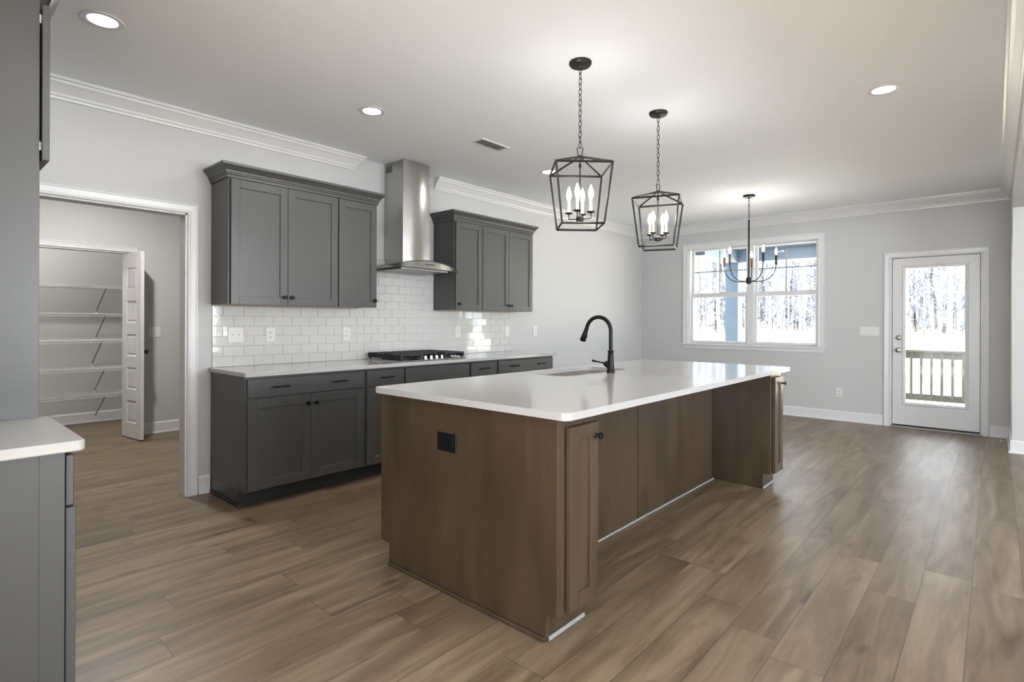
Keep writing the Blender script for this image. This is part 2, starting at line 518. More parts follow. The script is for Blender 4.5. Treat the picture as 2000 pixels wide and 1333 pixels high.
# cased opening: on the kitchen face and the hall face, plus the jamb lining
o1 = struct_empty('trim_3', (W, OY1, 0), 'white casing and jamb around the cased opening to the hall')
mb = MB()
outer = [(OY1+0.062, 0.0), (OY1+0.062, OZ+0.062), (OY0-0.062, OZ+0.062), (OY0-0.062, 0.0)]
casing_mb(mb, outer, lambda a, b_, w_: (W+w_, a, b_))
mb.build('casing', M['trim'], o1)
mb = MB()
casing_mb(mb, outer, lambda a, b_, w_: (W-WT-w_, a, b_))
mb.build('casing', M['trim'], o1)
mb = MB()
mb.box(W-WT, W, OY1-0.015, OY1+0.001, 0, OZ).box(W-WT, W, OY0-0.001, OY0+0.015, 0, OZ).box(W-WT, W, OY0, OY1, OZ-0.015, OZ+0.001)
mb.build('jamb', M['trim'], o1)
o1 = struct_empty('trim_4', (XP, PY1, 0), 'white casing around the pantry opening')
mb = MB()
outer = [(PY1+0.062, 0.0), (PY1+0.062, PZ+0.062), (PY0-0.062, PZ+0.062), (PY0-0.062, 0.0)]
casing_mb(mb, outer, lambda a, b_, w_: (XP+w_, a, b_))
mb.build('casing', M['trim'], o1)
mb = MB()
mb.box(XP-WT, XP, PY1-0.015, PY1+0.001, 0, PZ).box(XP-WT, XP, PY0-0.001, PY0+0.015, 0, PZ).box(XP-WT, XP, PY0, PY1, PZ-0.015, PZ+0.001)
mb.build('jamb', M['trim'], o1)

# ------------------------------------------------------------------ window_1: twin double hung with grids in the upper sashes
win = struct_empty('window_1', ((WX0+WX1)/2, YB, WZ0), 'white twin double hung window with grids in the upper sashes')
mb = MB()
SX0, SX1, SZ1 = -3.612, -1.676, 2.455
# side and head casing (open at the bottom where the stool sits)
casing_mb(mb, [(SX0, 0.944), (SX0, SZ1), (SX1, SZ1), (SX1, 0.944)], lambda a, b_, w_: (a, YB-w_, b_), -1.2)
mb.build('casing', M['trim'], win)
MB().box(SX0-0.012, SX1+0.012, YB-0.045, YB+0.06, 0.922, 0.944, 0.004, 2).build('sill', M['trim'], win)
MB().box(SX0+0.01, SX1-0.01, YB-0.014, YB, 0.868, 0.922, 0.003).build('apron', M['trim'], win)
mb = MB()
y0, y1 = YB+0.0, YB+0.15
mb.box(WX0, WX0+0.02, y0, y1, WZ0, WZ1).box(WX1-0.02, WX1, y0, y1, WZ0, WZ1).box(WX0, WX1, y0, y1, WZ1-0.02, WZ1).box(WX0, WX1, y0+0.06, y1, WZ0, WZ0+0.015)
mb.box(-2.665, -2.575, YB+0.02, y1, WZ0, WZ1, 0.003)
mb.build('frame', M['trim'], win)
def sash(x0, x1, z0, z1, y, st, rb, rt):
    mb = MB()
    mb.box(x0, x0+st, y, y+0.035, z0, z1, 0.003).box(x1-st, x1, y, y+0.035, z0, z1, 0.003)
    mb.box(x0+st, x1-st, y, y+0.035, z0, z0+rb, 0.003).box(x0+st, x1-st, y, y+0.035, z1-rt, z1, 0.003)
    s_ = mb.build('sash', M['trim'], win)
    MB().box(x0+st-0.004, x1-st+0.004, y+0.015, y+0.021, z0+rb-0.004, z1-rt+0.004).build('pane', M['glass'], s_)
    return s_
for x0, x1 in ((WX0+0.02, -2.665), (-2.575, WX1-0.02)):
    sash(x0, x1, WZ0+0.015, 1.695, YB+0.045, 0.036, 0.032, 0.055)
    s_ = sash(x0, x1, 1.655, WZ1-0.02, YB+0.085, 0.036, 0.05, 0.03)
    xm = (x0+x1)/2
    MB().box(xm-0.008, xm+0.008, YB+0.092, YB+0.098, 1.70, WZ1-0.05).build('muntin', mat('muntin_gray', srgb(150, 152, 156), 0.5), s_)
    MB().box(x0+0.036, x1-0.036, YB+0.091, YB+0.097, 2.022, 2.038).build('muntin', mat('muntin_gray', srgb(150, 152, 156), 0.5), s_)

# ------------------------------------------------------------------ door_1: half-light exterior door
door = struct_empty('door_1', ((DX0+DX1)/2, YB, 0), 'white exterior door with a full glass light onto the porch')
mb = MB()
casing_mb(mb, [(DX0-0.06, 0), (DX0-0.06, DZ+0.05), (DX1+0.05, DZ+0.05), (DX1+0.05, 0)], lambda a, b_, w_: (a, YB-w_, b_), -1.0)
mb.build('casing', M['trim'], door)
mb = MB()
mb.box(DX0, DX0+0.018, YB-0.002, YB+0.15, 0, DZ).box(DX1-0.018, DX1, YB-0.002, YB+0.15, 0, DZ).box(DX0, DX1, YB-0.002, YB+0.15, DZ-0.018, DZ)
mb.build('jamb', M['trim'], door)
mb = MB()
for a, c in ((DX0+0.017, DX0+0.034), (DX1-0.034, DX1-0.017)): mb.box(a, c, YB+0.058, YB+0.075, 0.017, DZ-0.018)
mb.box(DX0+0.017, DX1-0.017, YB+0.058, YB+0.075, DZ-0.036, DZ-0.017)
mb.build('door_gap_shade', M['rubber'], door)  # dark strips added behind the door gap: block light, draw its shadow line
DL, DR, DT = DX0+0.0225, DX1-0.0225, DZ-0.0225
GX0, GX1, GZ0, GZ1 = -0.815, -0.255, 0.305, 1.925
mb = MB()
yd = YB+0.012
mb.box(DL, GX0, yd, yd+0.044, 0.03, DT, 0.002).box(GX1, DR, yd, yd+0.044, 0.03, DT, 0.002)
mb.box(GX0-0.001, GX1+0.001, yd, yd+0.044, 0.03, GZ0, 0.0).box(GX0-0.001, GX1+0.001, yd, yd+0.044, GZ1, DT, 0.0)
slab = mb.build('door_slab', M['trim'], door)
mb = MB()   # raised lite frame around the glass
mb.sweep([(GX0-0.03, GZ0-0.03), (GX1+0.03, GZ0-0.03), (GX1+0.03, GZ1+0.03), (GX0-0.03, GZ1+0.03)],
         [(0, 0), (0, 0.006), (0.008, 0.012), (0.022, 0.010), (0.034, 0.004), (0.034, -0.02), (0, -0.02)], lambda a, b_, w_: (a, yd-w_, b_), closed=True)
mb.build('glass_trim', M['trim'], slab)
MB().box(GX0-0.003, GX1+0.003, yd+0.018, yd+0.024, GZ0-0.003, GZ1+0.003).build('pane', M['glass'], slab)
MB().box(DL, DR, yd-0.003, yd+0.044, 0.018, 0.034).build('door_sweep', M['rubber'], slab)
MB().box(DX0, DX1, YB-0.03, YB+0.15, 0.0, 0.017, 0.003).build('threshold', M['strip'], door)
for z, nm in ((1.085, 'deadbolt'), (0.935, 'door_knob')):
    mb = MB()
    if nm == 'deadbolt':
        mb.lathe([(0.030, 0), (0.030, -0.006), (0.024, -0.012), (0.014, -0.014), (0.012, -0.020), (0.0, -0.020)], (DL+0.062, yd, z), 24, 'Y')
        mb.box(DL+0.056, DL+0.068, yd-0.034, yd-0.018, z-0.016, z+0.016, 0.003)
    else:
        mb.lathe([(0.031, 0), (0.031, -0.005), (0.016, -0.010), (0.011, -0.014), (0.011, -0.030), (0.022, -0.040), (0.028, -0.052), (0.026, -0.062), (0.012, -0.068), (0.0, -0.068)], (DL+0.062, yd, z), 24, 'Y')
    mb.build(nm, M['nickel'], slab, True)
for z in (1.815, 1.045, 0.28):
    mb = MB(); mb.lathe([(0.008, -0.052), (0.008, 0.052)], (DR+0.006, yd-0.006, z), 12, 'Z')
    mb.box(DR+0.0, DR+0.018, yd-0.004, yd+0.002, z-0.05, z+0.05)
    mb.build('hinge', M['nickel'], door, True)

# ------------------------------------------------------------------ door_2: folded bifold pantry leaf
bif = struct_empty('door_2', (-7.10, 1.665, 0), 'narrow white five panel pantry door standing open')
ang = math.atan2(0.060, 0.44)
def leaf(mb, L_=0.445, T=0.034, H=1.985, z0=0.012):
    """leaf lying along local +X, faces at y 0 and y T, five small panels both sides"""
    st, n = 0.105, 5
    px0, px1 = st, L_-st
    zs = []
    ph, gap = 0.235, (H-z0-2*0.16-5*0.235)/4
    z = z0+0.16
    for i in range(n):
        zs.append((z, z+ph)); z += ph+gap
    mb.box(0, px0, 0, T, z0, H, 0.002).box(px1, L_, 0, T, z0, H, 0.002)
    prev = z0
    for a, c in zs+[(H, H)]:
        mb.box(px0, px1, 0, T, prev, a)
        prev = c
    for a, c in zs:
        mb.box(px0, px1, 0.009, T-0.009, a, c)
        for s_, y_ in ((1, 0.0), (-1, T)):
            mb.sweep([(px0, a), (px1, a), (px1, c), (px0, c)], [(0, 0), (0.012, 0.008), (0.012, 0.010), (0, 0.010)],
                     (lambda aa, bb, w_: (aa, w_, bb)) if s_ == 1 else (lambda aa, bb, w_: (aa, T-w_, bb)), closed=True)
            mb.box(px0+0.028, px1-0.028, 0.003 if s_ == 1 else T-0.012, 0.012 if s_ == 1 else T-0.003, a+0.028, c-0.028, 0.004)
    return mb
lf = leaf(MB()).xf(Matrix.Rotation(ang, 4, 'Z')).build('door_leaf', M['trim'], bif, world=False)
lf.location = (0, -0.047, 0)
mb = MB().lathe([(0.024, 0), (0.024, 0.004), (0.011, 0.010), (0.010, 0.024), (0.022, 0.034), (0.026, 0.046), (0.018, 0.056), (0, 0.057)], (0, 0, 0), 18, 'Y')
kb = mb.xf(Matrix.Translation((0.385, 0.034, 0.93))).xf(Matrix.Rotation(ang, 4, 'Z')).build('door_knob', M['bronze'], lf, True, world=False)
for z in (0.25, 1.0, 1.75):
    MB().lathe([(0.007, z-0.045), (0.007, z+0.045)], (-0.008, 0.03, 0), 10).build('hinge', M['nickel'], lf, world=False)

# ------------------------------------------------------------------ electrical plates
def plate(name, label, cat, pos, normal, wdt=0.07, kinds=('outlet',), m=None, group=None, hgt=0.115):
    """pos: centre on wall; normal '+X' or '-Y'; kinds: sequence of outlet/toggle/rocker"""
    m = m or M['white_plastic']
    t = thing(name, label, cat, pos, group)
    R = {'+X': Matrix(((0,0,1,0),(1,0,0,0),(0,1,0,0),(0,0,0,1))), '-Y': Matrix(((1,0,0,0),(0,0,-1,0),(0,1,0,0),(0,0,0,1)))}[normal]
    MB().box(-wdt/2, wdt/2, -hgt/2, hgt/2, 0.0003, 0.006, 0.002).xf(R).build('cover_plate', m, t, world=False)
    n = len(kinds)
    for i, k in enumerate(kinds):
        u = (i-(n-1)/2)*0.046
        if k == 'outlet':
            MB().box(u-0.017, u+0.017, -0.034, 0.034, 0.005, 0.0085, 0.001).xf(R).build('receptacle', m, t, world=False)
            for vz in (-0.019, 0.019):
                mb = MB()
                mb.box(u-0.008, u-0.005, vz-0.004, vz+0.006, 0.0082, 0.0088).box(u+0.005, u+0.008, vz-0.004, vz+0.006, 0.0082, 0.0088)
                mb.box(u-0.0022, u+0.0022, vz-0.012, vz-0.008, 0.0082, 0.0088)
                mb.xf(R).build('socket_slots', M['hole'], t, world=False)
        elif k == 'toggle':
            MB().box(u-0.0055, u+0.0055, -0.012, 0.012, 0.005, 0.0075, 0.0005).box(u-0.004, u+0.004, -0.002, 0.009, 0.007, 0.018, 0.001).xf(R).build('toggle', m, t, world=False)
        else:
            MB().box(u-0.0165, u+0.0165, -0.033, 0.033, 0.005, 0.009, 0.001).xf(R).build('rocker', m, t, world=False)
    return t
TX = W+0.0095   # face of the tiles
plate('wall_switch', 'white double toggle switch on the tiled backsplash left end', 'switch', (TX, 1.702, 1.152), '+X', 0.115, ('toggle', 'toggle'))
plate('wall_outlet', 'white outlet on tiled backsplash, just right of the double switch', 'outlet', (TX, 1.967, 1.15), '+X')
plate('wall_outlet', 'white outlet on tiled backsplash left of the cooktop', 'outlet', (TX, 2.645, 1.15), '+X')
plate('wall_outlet', 'white outlet on tiled backsplash right of the cooktop', 'outlet', (TX, 3.985, 1.155), '+X')
plate('wall_switch', 'white rocker switch near the right end of the tiled backsplash', 'switch', (TX, 4.775, 1.152), '+X', 0.07, ('rocker',))
plate('wall_outlet', 'white outlet on plain painted wall just past the backsplash', 'outlet', (W, 5.31, 1.15), '+X')
plate('wall_switch', 'white four gang rocker switch left of the porch door', 'switch', (-1.178, YB, 1.16), '-Y', 0.21, ('rocker',)*4)
plate('wall_outlet', 'white outlet low on the back wall left of the porch door', 'outlet', (-1.505, YB, 0.365), '-Y')
plate('wall_switch', 'white double switch on the hall wall behind the open pantry door', 'switch', (XP, 1.905, 1.13), '+X', 0.115, ('rocker', 'rocker'))

# ------------------------------------------------------------------ cabinet parts
def front_map(x, facing='+X'):
    """canonical (u along the run, v up, w outwards) -> world"""
    if facing == '+X': return Matrix(((0,0,1,x),(1,0,0,0),(0,1,0,0),(0,0,0,1)))
    if facing == '+Y': return Matrix(((-1,0,0,0),(0,0,1,x),(0,1,0,0),(0,0,0,1)))
def shaker_mb(u0, u1, v0, v1, t=0.02, st=0.062, rec=0.009):
    mb = MB()
    mb.box(u0, u0+st, v0, v1, 0, t, 0.0015).box(u1-st, u1, v0, v1, 0, t, 0.0015)
    mb.box(u0+st, u1-st, v0, v0+st, 0, t, 0.0015).box(u0+st, u1-st, v1-st, v1, 0, t, 0.0015)
    mb.box(u0+st-0.002, u1-st+0.002, v0+st-0.002, v1-st+0.002, 0.002, t-rec)
    return mb
def knob_mb(u, v, t=0.02):
    return MB().lathe([(0.0095, t), (0.008, t+0.003), (0.0055, t+0.006), (0.0055, t+0.016), (0.0145, t+0.020), (0.0155, t+0.026), (0.013, t+0.029), (0, t+0.029)], (u, v, 0), 18, 'Z')
def pull_mb(u, v, t=0.019, L_=0.118):
    mb = MB()
    mb.tube([(u-L_/2, v, t+0.028), (u+L_/2, v, t+0.028)], 0.0058, 10)
    for s_ in (-1, 1):
        mb.tube([(u+s_*L_*0.36, v, t), (u+s_*L_*0.36, v, t+0.028)], 0.0048, 8)
    return mb
def add_door(root, u0, u1, v0, v1, x, knob=None, m=None, facing='+X', st=0.062, t=0.02):
    R = front_map(x+0.0035, facing)
    d = shaker_mb(u0, u1, v0, v1, t, st).xf(R).build('door', m or M['gray'], root)
    if knob: knob_mb(knob[0], knob[1], t).xf(R).build('knob', M['black'], d, True)
    return d
def add_drawer(root, u0, u1, v0, v1, x, pulls=(), m=None, facing='+X', name='drawer', t=0.019):
    R = front_map(x+0.0035, facing)
    d = MB().box(u0, u1, v0, v1, 0, t, 0.002).xf(R).build(name, m or M['gray'], root)
    for p in pulls: pull_mb(p, (v0+v1)/2+0.004, t).xf(R).build('handle', M['black'], d, True)
    return d

# ---- base cabinets on the range wall
FX = -3.735          # front of boxes (face frames)
by = [1.530, 2.4515, 2.8325, 3.5945, 3.9755, 4.890]
def base_unit(i, label, drawer_pulls, doors, left_end=False, right_end=False, false=False):
    y0, y1 = by[i]+(0 if i == 0 else 0.0006), by[i+1]-(0 if i == 4 else 0.0006)
    t = thing('base_cabinet', label, 'cabinet', ((W+FX)/2, (y0+y1)/2, 0), 'grey base cabinets along the range wall')
    mb = MB()
    mb.box(W+0.001, FX, y0, y1, 0.108, 0.883, 0.0008)
    mb.box(W+0.001, FX-0.075, y0, y1, 0.0, 0.108)
    mb.build('body', M['gray'], t)
    add_drawer(t, y0+0.012, y1-0.012, 0.742, 0.866, FX, [y0+(y1-y0)*p for p in drawer_pulls], name='false_front' if false else 'drawer')
    for a, c, kf in doors:
        u0, u1 = y0+0.012+(y1-y0-0.024)*a, y0+0.012+(y1-y0-0.024)*c
        kn = {'r': u1-0.030, 'l': u0+0.030}[kf]
        add_door(t, u0+0.0015, u1-0.0015, 0.118, 0.728, FX, (kn, 0.668))
    mb = MB(); ex = FX-0.075
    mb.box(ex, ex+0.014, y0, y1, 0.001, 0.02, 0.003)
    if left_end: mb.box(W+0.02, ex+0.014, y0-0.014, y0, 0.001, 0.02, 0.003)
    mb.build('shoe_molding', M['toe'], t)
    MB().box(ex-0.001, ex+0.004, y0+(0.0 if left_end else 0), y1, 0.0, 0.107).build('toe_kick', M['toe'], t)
    return t
base_unit(0, 'wide grey base cabinet at left end, nearest the hall opening', (0.25, 0.74), ((0, 0.5, 'r'), (0.5, 1, 'l')), left_end=True)
base_unit(1, 'narrow grey base cabinet left of the cooktop cabinet', (0.5,), ((0, 1, 'r'),))
base_unit(2, 'grey base cabinet with plain front directly under the cooktop', (), ((0, 0.5, 'r'), (0.5, 1, 'l')), false=True)
base_unit(3, 'narrow grey base cabinet right of the cooktop cabinet', (0.47,), ((0, 1, 'l'),))
base_unit(4, 'wide grey base cabinet at far right end of the range wall', (0.26, 0.74), ((0, 0.5, 'r'), (0.5, 1, 'l')), right_end=True)

# ---- wall cabinets
UX = -4.018          # box front
UZ0, UZ1 = 1.380, 2.288
def wall_unit(y0, y1, label, doors, kz=1.437):
    t = thing('wall_cabinet', label, 'cabinet', ((W+UX)/2, (y0+y1)/2, UZ0), 'grey wall cabinets beside the range hood')
    MB().box(W+0.001, UX, y0, y1, UZ0, UZ1, 0.0008).build('body', M['gray'], t)
    MB().box(W+0.012, UX-0.02, y0+0.012, y1-0.012, UZ0-0.001, UZ0+0.003).build('bottom_panel', M['underside'], t)
    for u0, u1, kn in doors:
        add_door(t, u0, u1, UZ0-0.002, UZ1-0.03, UX, (kn, kz), st=0.058)
    return t
wall_unit(1.530, 2.3745, 'two door grey wall cabinet at far left of the backsplash', ((1.543, 1.9515, 1.925), (1.9545, 2.371, 1.981)))
wall_unit(2.3755, 2.752, 'single door grey wall cabinet just left of the range hood', ((2.381, 2.741, 2.715),))
wall_unit(3.655, 4.0415, 'single door grey wall cabinet just right of the range hood', ((3.668, 4.037, 3.697),))
wall_unit(4.0425, 4.868, 'two door grey wall cabinet at far right of the backsplash', ((4.047, 4.4535, 4.427), (4.4565, 4.858, 4.483)))
def cab_crown(y0, y1, label):
    z0 = UZ1+0.0005
    prof = [(0.0, z0-0.022), (0.010, z0-0.022), (0.010, z0-0.004), (0.016, z0), (0.016, z0+0.010), (0.022, z0+0.012), (0.025, z0+0.024), (0.038, z0+0.042), (0.048, z0+0.054), (0.054, z0+0.057), (0.056, z0+0.074), (0.0, z0+0.074)]
    path = [(W+0.001, y1+0.0005), (UX+0.004, y1+0.0005), (UX+0.004, y0-0.0005), (W+0.001, y0-0.0005)]
    mb = MB(); mb.sweep(path, prof, flat)
    # lower bead strip
    tag(mb.build('cabinet_crown_molding', M['gray']), label, 'molding', 'grey crowns topping the wall cabinets')
cab_crown(1.530, 2.752, 'grey crown molding on top of the cabinets left of the hood')
cab_crown(3.655, 4.868, 'grey crown molding on top of the cabinets right of the hood')

# ---- worktops
def slab_mb(pts, z0=0.884, z1=0.914, bev=0.003):
    return MB().poly(pts, 'Z', z0, z1, bev)
def rounded(x0, x1, y0, y1, r, n=5, which=(1, 1, 1, 1)):
    """corners order: (x1,y1),(x0,y1),(x0,y0),(x1,y0)"""
    pts = []
    for k, (cx_, cy_, a0) in enumerate(((x1, y1, 0), (x0, y1, 90), (x0, y0, 180), (x1, y0, 270))):
        rr = r if which[k] else 0.0005
        sx = -1 if cx_ == x1 else 1; sy = -1 if cy_ == y1 else 1
        for i in range(n+1):
            a = math.radians(a0+90*i/n)
            pts.append((cx_+sx*rr+rr*math.cos(a), cy_+sy*rr+rr*math.sin(a)))
    return pts
tag(slab_mb(rounded(W+0.001, -3.685, 1.515, 4.905, 0.02, 4, (1, 0, 0, 1))).build('countertop', M['quartz']),
    'white quartz countertop under the tiled backsplash', 'countertop')

# ---- backsplash: running bond 3x6 glazed tiles
random.seed(4)
bs = thing('tiled_backsplash', 'white glossy subway tile backsplash behind the cooktop', 'backsplash', (W, 3.2, 0.9145))
MB().box(W+0.0005, W+0.0055, 1.536, 4.878, 0.9145, 1.3785).box(W+0.0005, W+0.0055, 2.754, 3.653, 1.3785, 1.84).build('grout', M['grout'], bs)
mb = MB()
TW_, TH_ = 0.1524, 0.0762
def tile_rows(ya, yb, z0, rows, r0, zmax):
    for r in range(rows):
        zz = z0+r*TH_; zt = min(zz+TH_-0.002, zmax)
        if zt-zz < 0.01: continue
        y = 1.536 - (TW_/2 if (r+r0) % 2 else 0)
        while y < yb:
            a, c = max(y, ya), min(y+TW_-0.002, yb)
            if c-a > 0.012:
                n0 = len(mb.b.verts)
                mb.box(W+0.003, W+0.0095, a, c, zz, zt, 0.0012)
                mb.b.verts.ensure_lookup_table()
                cx_, cz = (a+c)/2, (zz+zt)/2
                ty, tz = random.gauss(0, 0.009), random.gauss(0, 0.009)
                for v in list(mb.b.verts)[n0:]:
                    if v.co.x > W+0.006: v.co.x += (v.co.y-cx_)*ty+(v.co.z-cz)*tz
            y += TW_
tile_rows(1.538, 4.876, 0.9155, 6, 0, 1.3775)
tile_rows(2.756, 3.651, 0.9155+6*TH_, 6, 0, 1.838)
mb.build('tiles', M['tile'], bs)

# ------------------------------------------------------------------ range hood
HY0, HY1, HYC = 2.757, 3.650, 3.2035
hood = thing('range_hood', 'stainless steel chimney range hood with curved glass canopy', 'range hood', (W, HYC, 1.72))
def chim(y0, y1, z0, z1, xf, bulge):
    pts = [(W+0.001, y0), (xf, y0)]
    n = 14
    for i in range(1, n):
        s_ = i/n
        pts.append((xf+bulge*math.sin(PI*s_), y0+(y1-y0)*s_))
    pts += [(xf, y1), (W+0.001, y1)]
    return MB().poly(pts, 'Z', z0, z1)
ch = chim(3.048, 3.362, 1.785, 2.46, -4.035, 0.026).build('lower_chimney', M['steel'], hood, True)
cu = chim(3.052, 3.358, 2.46, CEIL-0.001, -4.038, 0.026).build('upper_chimney', M['steel'], hood, True)
mb = MB()
for k in range(7): mb.box(W+0.03, W+0.12, 3.0505, 3.053, 2.655+k*0.009, 2.660+k*0.009)
mb.build('vent_grille', M['hole'], cu)
def arch(y, top=1.806, drop=0.072):
    q = (y-HYC)/((HY1-HY0)/2); return top-drop*q*q
def front_x(y, xf=-3.835, cut=0.11):
    q = abs((y-HYC)/((HY1-HY0)/2)); return xf-cut*q**2.6
mb = MB(); n = 28; grid = []
ys = [HY0+(HY1-HY0)*i/n for i in range(n+1)]
for dz in (0, 0.006):
    grid.append([[mb.b.verts.new((W+0.002+(front_x(y)-W-0.002)*j/6, y, arch(y)+dz)) for j in range(7)] for y in ys])
for k in (0, 1):
    for i in range(n):
        for j in range(6):
            mb.b.faces.new((grid[k][i][j], grid[k][i+1][j], grid[k][i+1][j+1], grid[k][i][j+1]))
for i in range(n):
    for j in (0, 6):
        mb.b.faces.new((grid[0][i][j], grid[0][i+1][j], grid[1][i+1][j], grid[1][i][j]))
for i in (0, n):
    for j in range(6):
        mb.b.faces.new((grid[0][i][j], grid[0][i][j+1], grid[1][i][j+1], grid[1][i][j]))
mb.build('glass_canopy', M['canopy_glass'], hood, True)
# dark polished front edge of the glass
mb = MB(); mb.tube([(front_x(y)+0.001, y, arch(y)+0.003) for y in ys], 0.0034, 6)
mb.build('glass_edge', mat('glass_edge_dark', (0.05, 0.06, 0.06), 0.15), hood, True)
# steel body under the canopy: follows the arch on top, gently curved front
mb = MB(); n = 22; lo = []; hi = []
by0, by1 = HY0+0.02, HY1-0.02
for i in range(n+1):
    y = by0+(by1-by0)*i/n
    xq = front_x(y, -3.843, 0.11)
    zt = arch(y)-0.002; zb = min(zt-0.003, 1.742)
    lo.append((mb.b.verts.new((W+0.012, y, zb)), mb.b.verts.new((xq-0.012, y, zb))))
    hi.append((mb.b.verts.new((W+0.012, y, zt)), mb.b.verts.new((xq, y, zt))))
for i in range(n):
    mb.b.faces.new((lo[i][0], lo[i+1][0], lo[i+1][1], lo[i][1]))
    mb.b.faces.new((hi[i][0], hi[i][1], hi[i+1][1], hi[i+1][0]))
    mb.b.faces.new((lo[i][1], lo[i+1][1], hi[i+1][1], hi[i][1]))
    mb.b.faces.new((lo[i][0], hi[i][0], hi[i+1][0], lo[i+1][0]))
for i in (0, n):
    mb.b.faces.new((lo[i][0], lo[i][1], hi[i][1], hi[i][0]))
mb.build('hood_body', M['steel'], hood, True)
MB().box(W+0.03, -3.90, 2.93, 3.20, 1.722, 1.7415, 0.003).box(W+0.03, -3.90, 3.205, 3.475, 1.722, 1.7415, 0.003).build('filter', mat('grease_filter', (0.35, 0.35, 0.35), 0.4, 0.9), hood)
mb = MB()
for k in range(5): mb.box(-3.845, -3.836, HYC-0.02+k*0.02-0.02, HYC-0.012+k*0.02-0.02, 1.770, 1.776)
mb.build('buttons', M['hole'], hood)

# ------------------------------------------------------------------ gas cooktop
ct = thing('gas_cooktop', 'stainless gas cooktop with black cast iron grates on the range counter', 'cooktop', (-4.0, 3.205, 0.9145))
MB().box(-4.275, -3.765, 2.825, 3.585, 0.9143, 0.9235, 0.004, 2).build('cooktop_tray', M['steel'], ct)
def grate(y0, y1, x0, x1):
    mb = MB(); zt, zb = 0.978, 0.942
    mb.box(x0, x1, y0+0.012, y0+0.024, zb, zt-0.006, 0.002).box(x0, x1, y1-0.024, y1-0.012, zb, zt-0.006, 0.002)
    k = max(2, int(round((x1-x0)/0.044)))
    for i in range(k+1):
        x = x0+0.006+(x1-x0-0.012)*i/k
        mb.poly([(y0, zb-0.008), (y0+0.014, zb-0.008), (y0+0.024, zt-0.016), (y1-0.024, zt-0.016), (y1-0.014, zb-0.008), (y1, zb-0.008), (y1, zt-0.003), (y1-0.004, zt), (y0+0.004, zt), (y0, zt-0.003)], 'X', x-0.0055, x+0.0055)
    m_ = (y0+y1)/2
    mb.box(x0, x1, m_-0.006, m_+0.006, zb+0.006, zt-0.002, 0.002)
    for x in (x0+0.014, x1-0.014):
        for y in (y0+0.018, y1-0.018):
            mb.lathe([(0.010, 0.9236), (0.008, zb+0.004)], (x, y, 0), 10)
    return mb
grate(2.835, 3.075, -4.262, -3.778).build('grate', M['iron'], ct)
grate(3.085, 3.325, -4.262, -3.875).build('grate', M['iron'], ct)
grate(3.335, 3.575, -4.262, -3.778).build('grate', M['iron'], ct)
for x, y, r in ((-4.14, 2.955, 0.038), (-3.90, 2.955, 0.045), (-4.08, 3.205, 0.055), (-4.14, 3.455, 0.045), (-3.90, 3.455, 0.038)):
    MB().lathe([(r+0.012, 0.9235), (r+0.012, 0.930), (r, 0.934), (r, 0.944), (r*0.8, 0.948), (0, 0.948)], (x, y, 0), 24).build('burner', M['iron'], ct, True)
for k in range(5):
    y = 3.075+k*0.065
    kb = MB().lathe([(0.020, 0.9235), (0.020, 0.928), (0.016, 0.930), (0.0155, 0.950), (0.012, 0.953), (0, 0.953)], (-3.822, y, 0), 18)
    kb.box(-3.838, -3.806, y-0.004, y+0.004, 0.950, 0.958, 0.001)
    kb.build('knob', M['chrome'], ct, True)

# ------------------------------------------------------------------ island
IX0, IX1, IY0, IY1 = -2.415, -1.262, 1.690, 4.615
RX = -1.700                     # recessed seating side
isl = thing('kitchen_island', 'brown stained wood kitchen island base with recessed seating side', 'kitchen island', ((IX0+RX)/2, (IY0+IY1)/2, 0))
T_ = 0.012
mb = MB()
mb.box(IX0, RX-0.012, IY0+0.02, IY1-0.02, 0.108, 0.8835)
mb.box(IX0+0.07, RX-0.012, IY0+0.02, IY1-0.02, 0.0, 0.108)
mb.build('body', M['brown'], isl)
# near end panel with toe notches at both corners
pts = [(IX0, 0.112), (IX0+0.072, 0.112), (IX0+0.072, 0.001), (IX1-0.055, 0.001), (IX1-0.055, 0.112), (IX1-0.001, 0.112), (IX1-0.001, 0.8835), (IX0, 0.8835)]
MB().poly(pts, 'Y', IY0, IY0+0.0195, 0.0008).build('end_panel', M['brown'], isl)
MB().poly(pts, 'Y', IY1-0.0195, IY1, 0.0008).build('end_panel', M['brown'], isl)
MB().box(IX0+0.072, IX1-0.055, IY0-0.012, IY0-0.0005, 0.001, 0.018, 0.003).build('shoe_molding', M['brown'], isl)
for a, c in ((1.951, 3.1265), (3.1335, 4.358)):
    MB().box(RX-0.0118, RX, a, c, 0.004, 0.8835, 0.001).build('back_panel', M['brown'], isl)
MB().box(RX-0.0122, RX-0.0105, 3.1262, 3.1338, 0.02, 0.883).build('panel_gap_shade', M['toe'], isl)  # dark strip behind the seam, shade of the gap put in as colour
MB().box(RX+0.0005, RX+0.012, 1.951, 4.358, 0.001, 0.012, 0.002).build('shoe_strip', M['strip'], isl)
MB().box(IX0+0.069, IX0+0.0699, IY0+0.03, IY1-0.03, 0.001, 0.108).build('toe_kick', M['toe'], isl)
def island_tower(y0, y1, label, front_side):
    t = thing('island_end_cabinet', label, 'cabinet', ((RX+IX1)/2, (y0+y1)/2, 0), 'narrow island end cabinets')
    pts = [(RX+0.001, 0.001), (IX1-0.055, 0.001), (IX1-0.055, 0.112), (IX1, 0.112), (IX1, 0.8835), (RX+0.001, 0.8835)]
    MB().poly(pts, 'Y', y0, y1, 0.0008).build('body', M['brown'], t)
    add_door(t, y0+0.031, y1-0.008, 0.118, 0.845, IX1, ((y1-0.027) if front_side > 0 else (y1-0.03), 0.790), M['brown'], st=0.060, t=0.021)
    MB().box(IX1-0.0545, IX1-0.045, y0-0.005, y1, 0.001, 0.018, 0.002).build('shoe_strip', M['strip'], t)
    return t
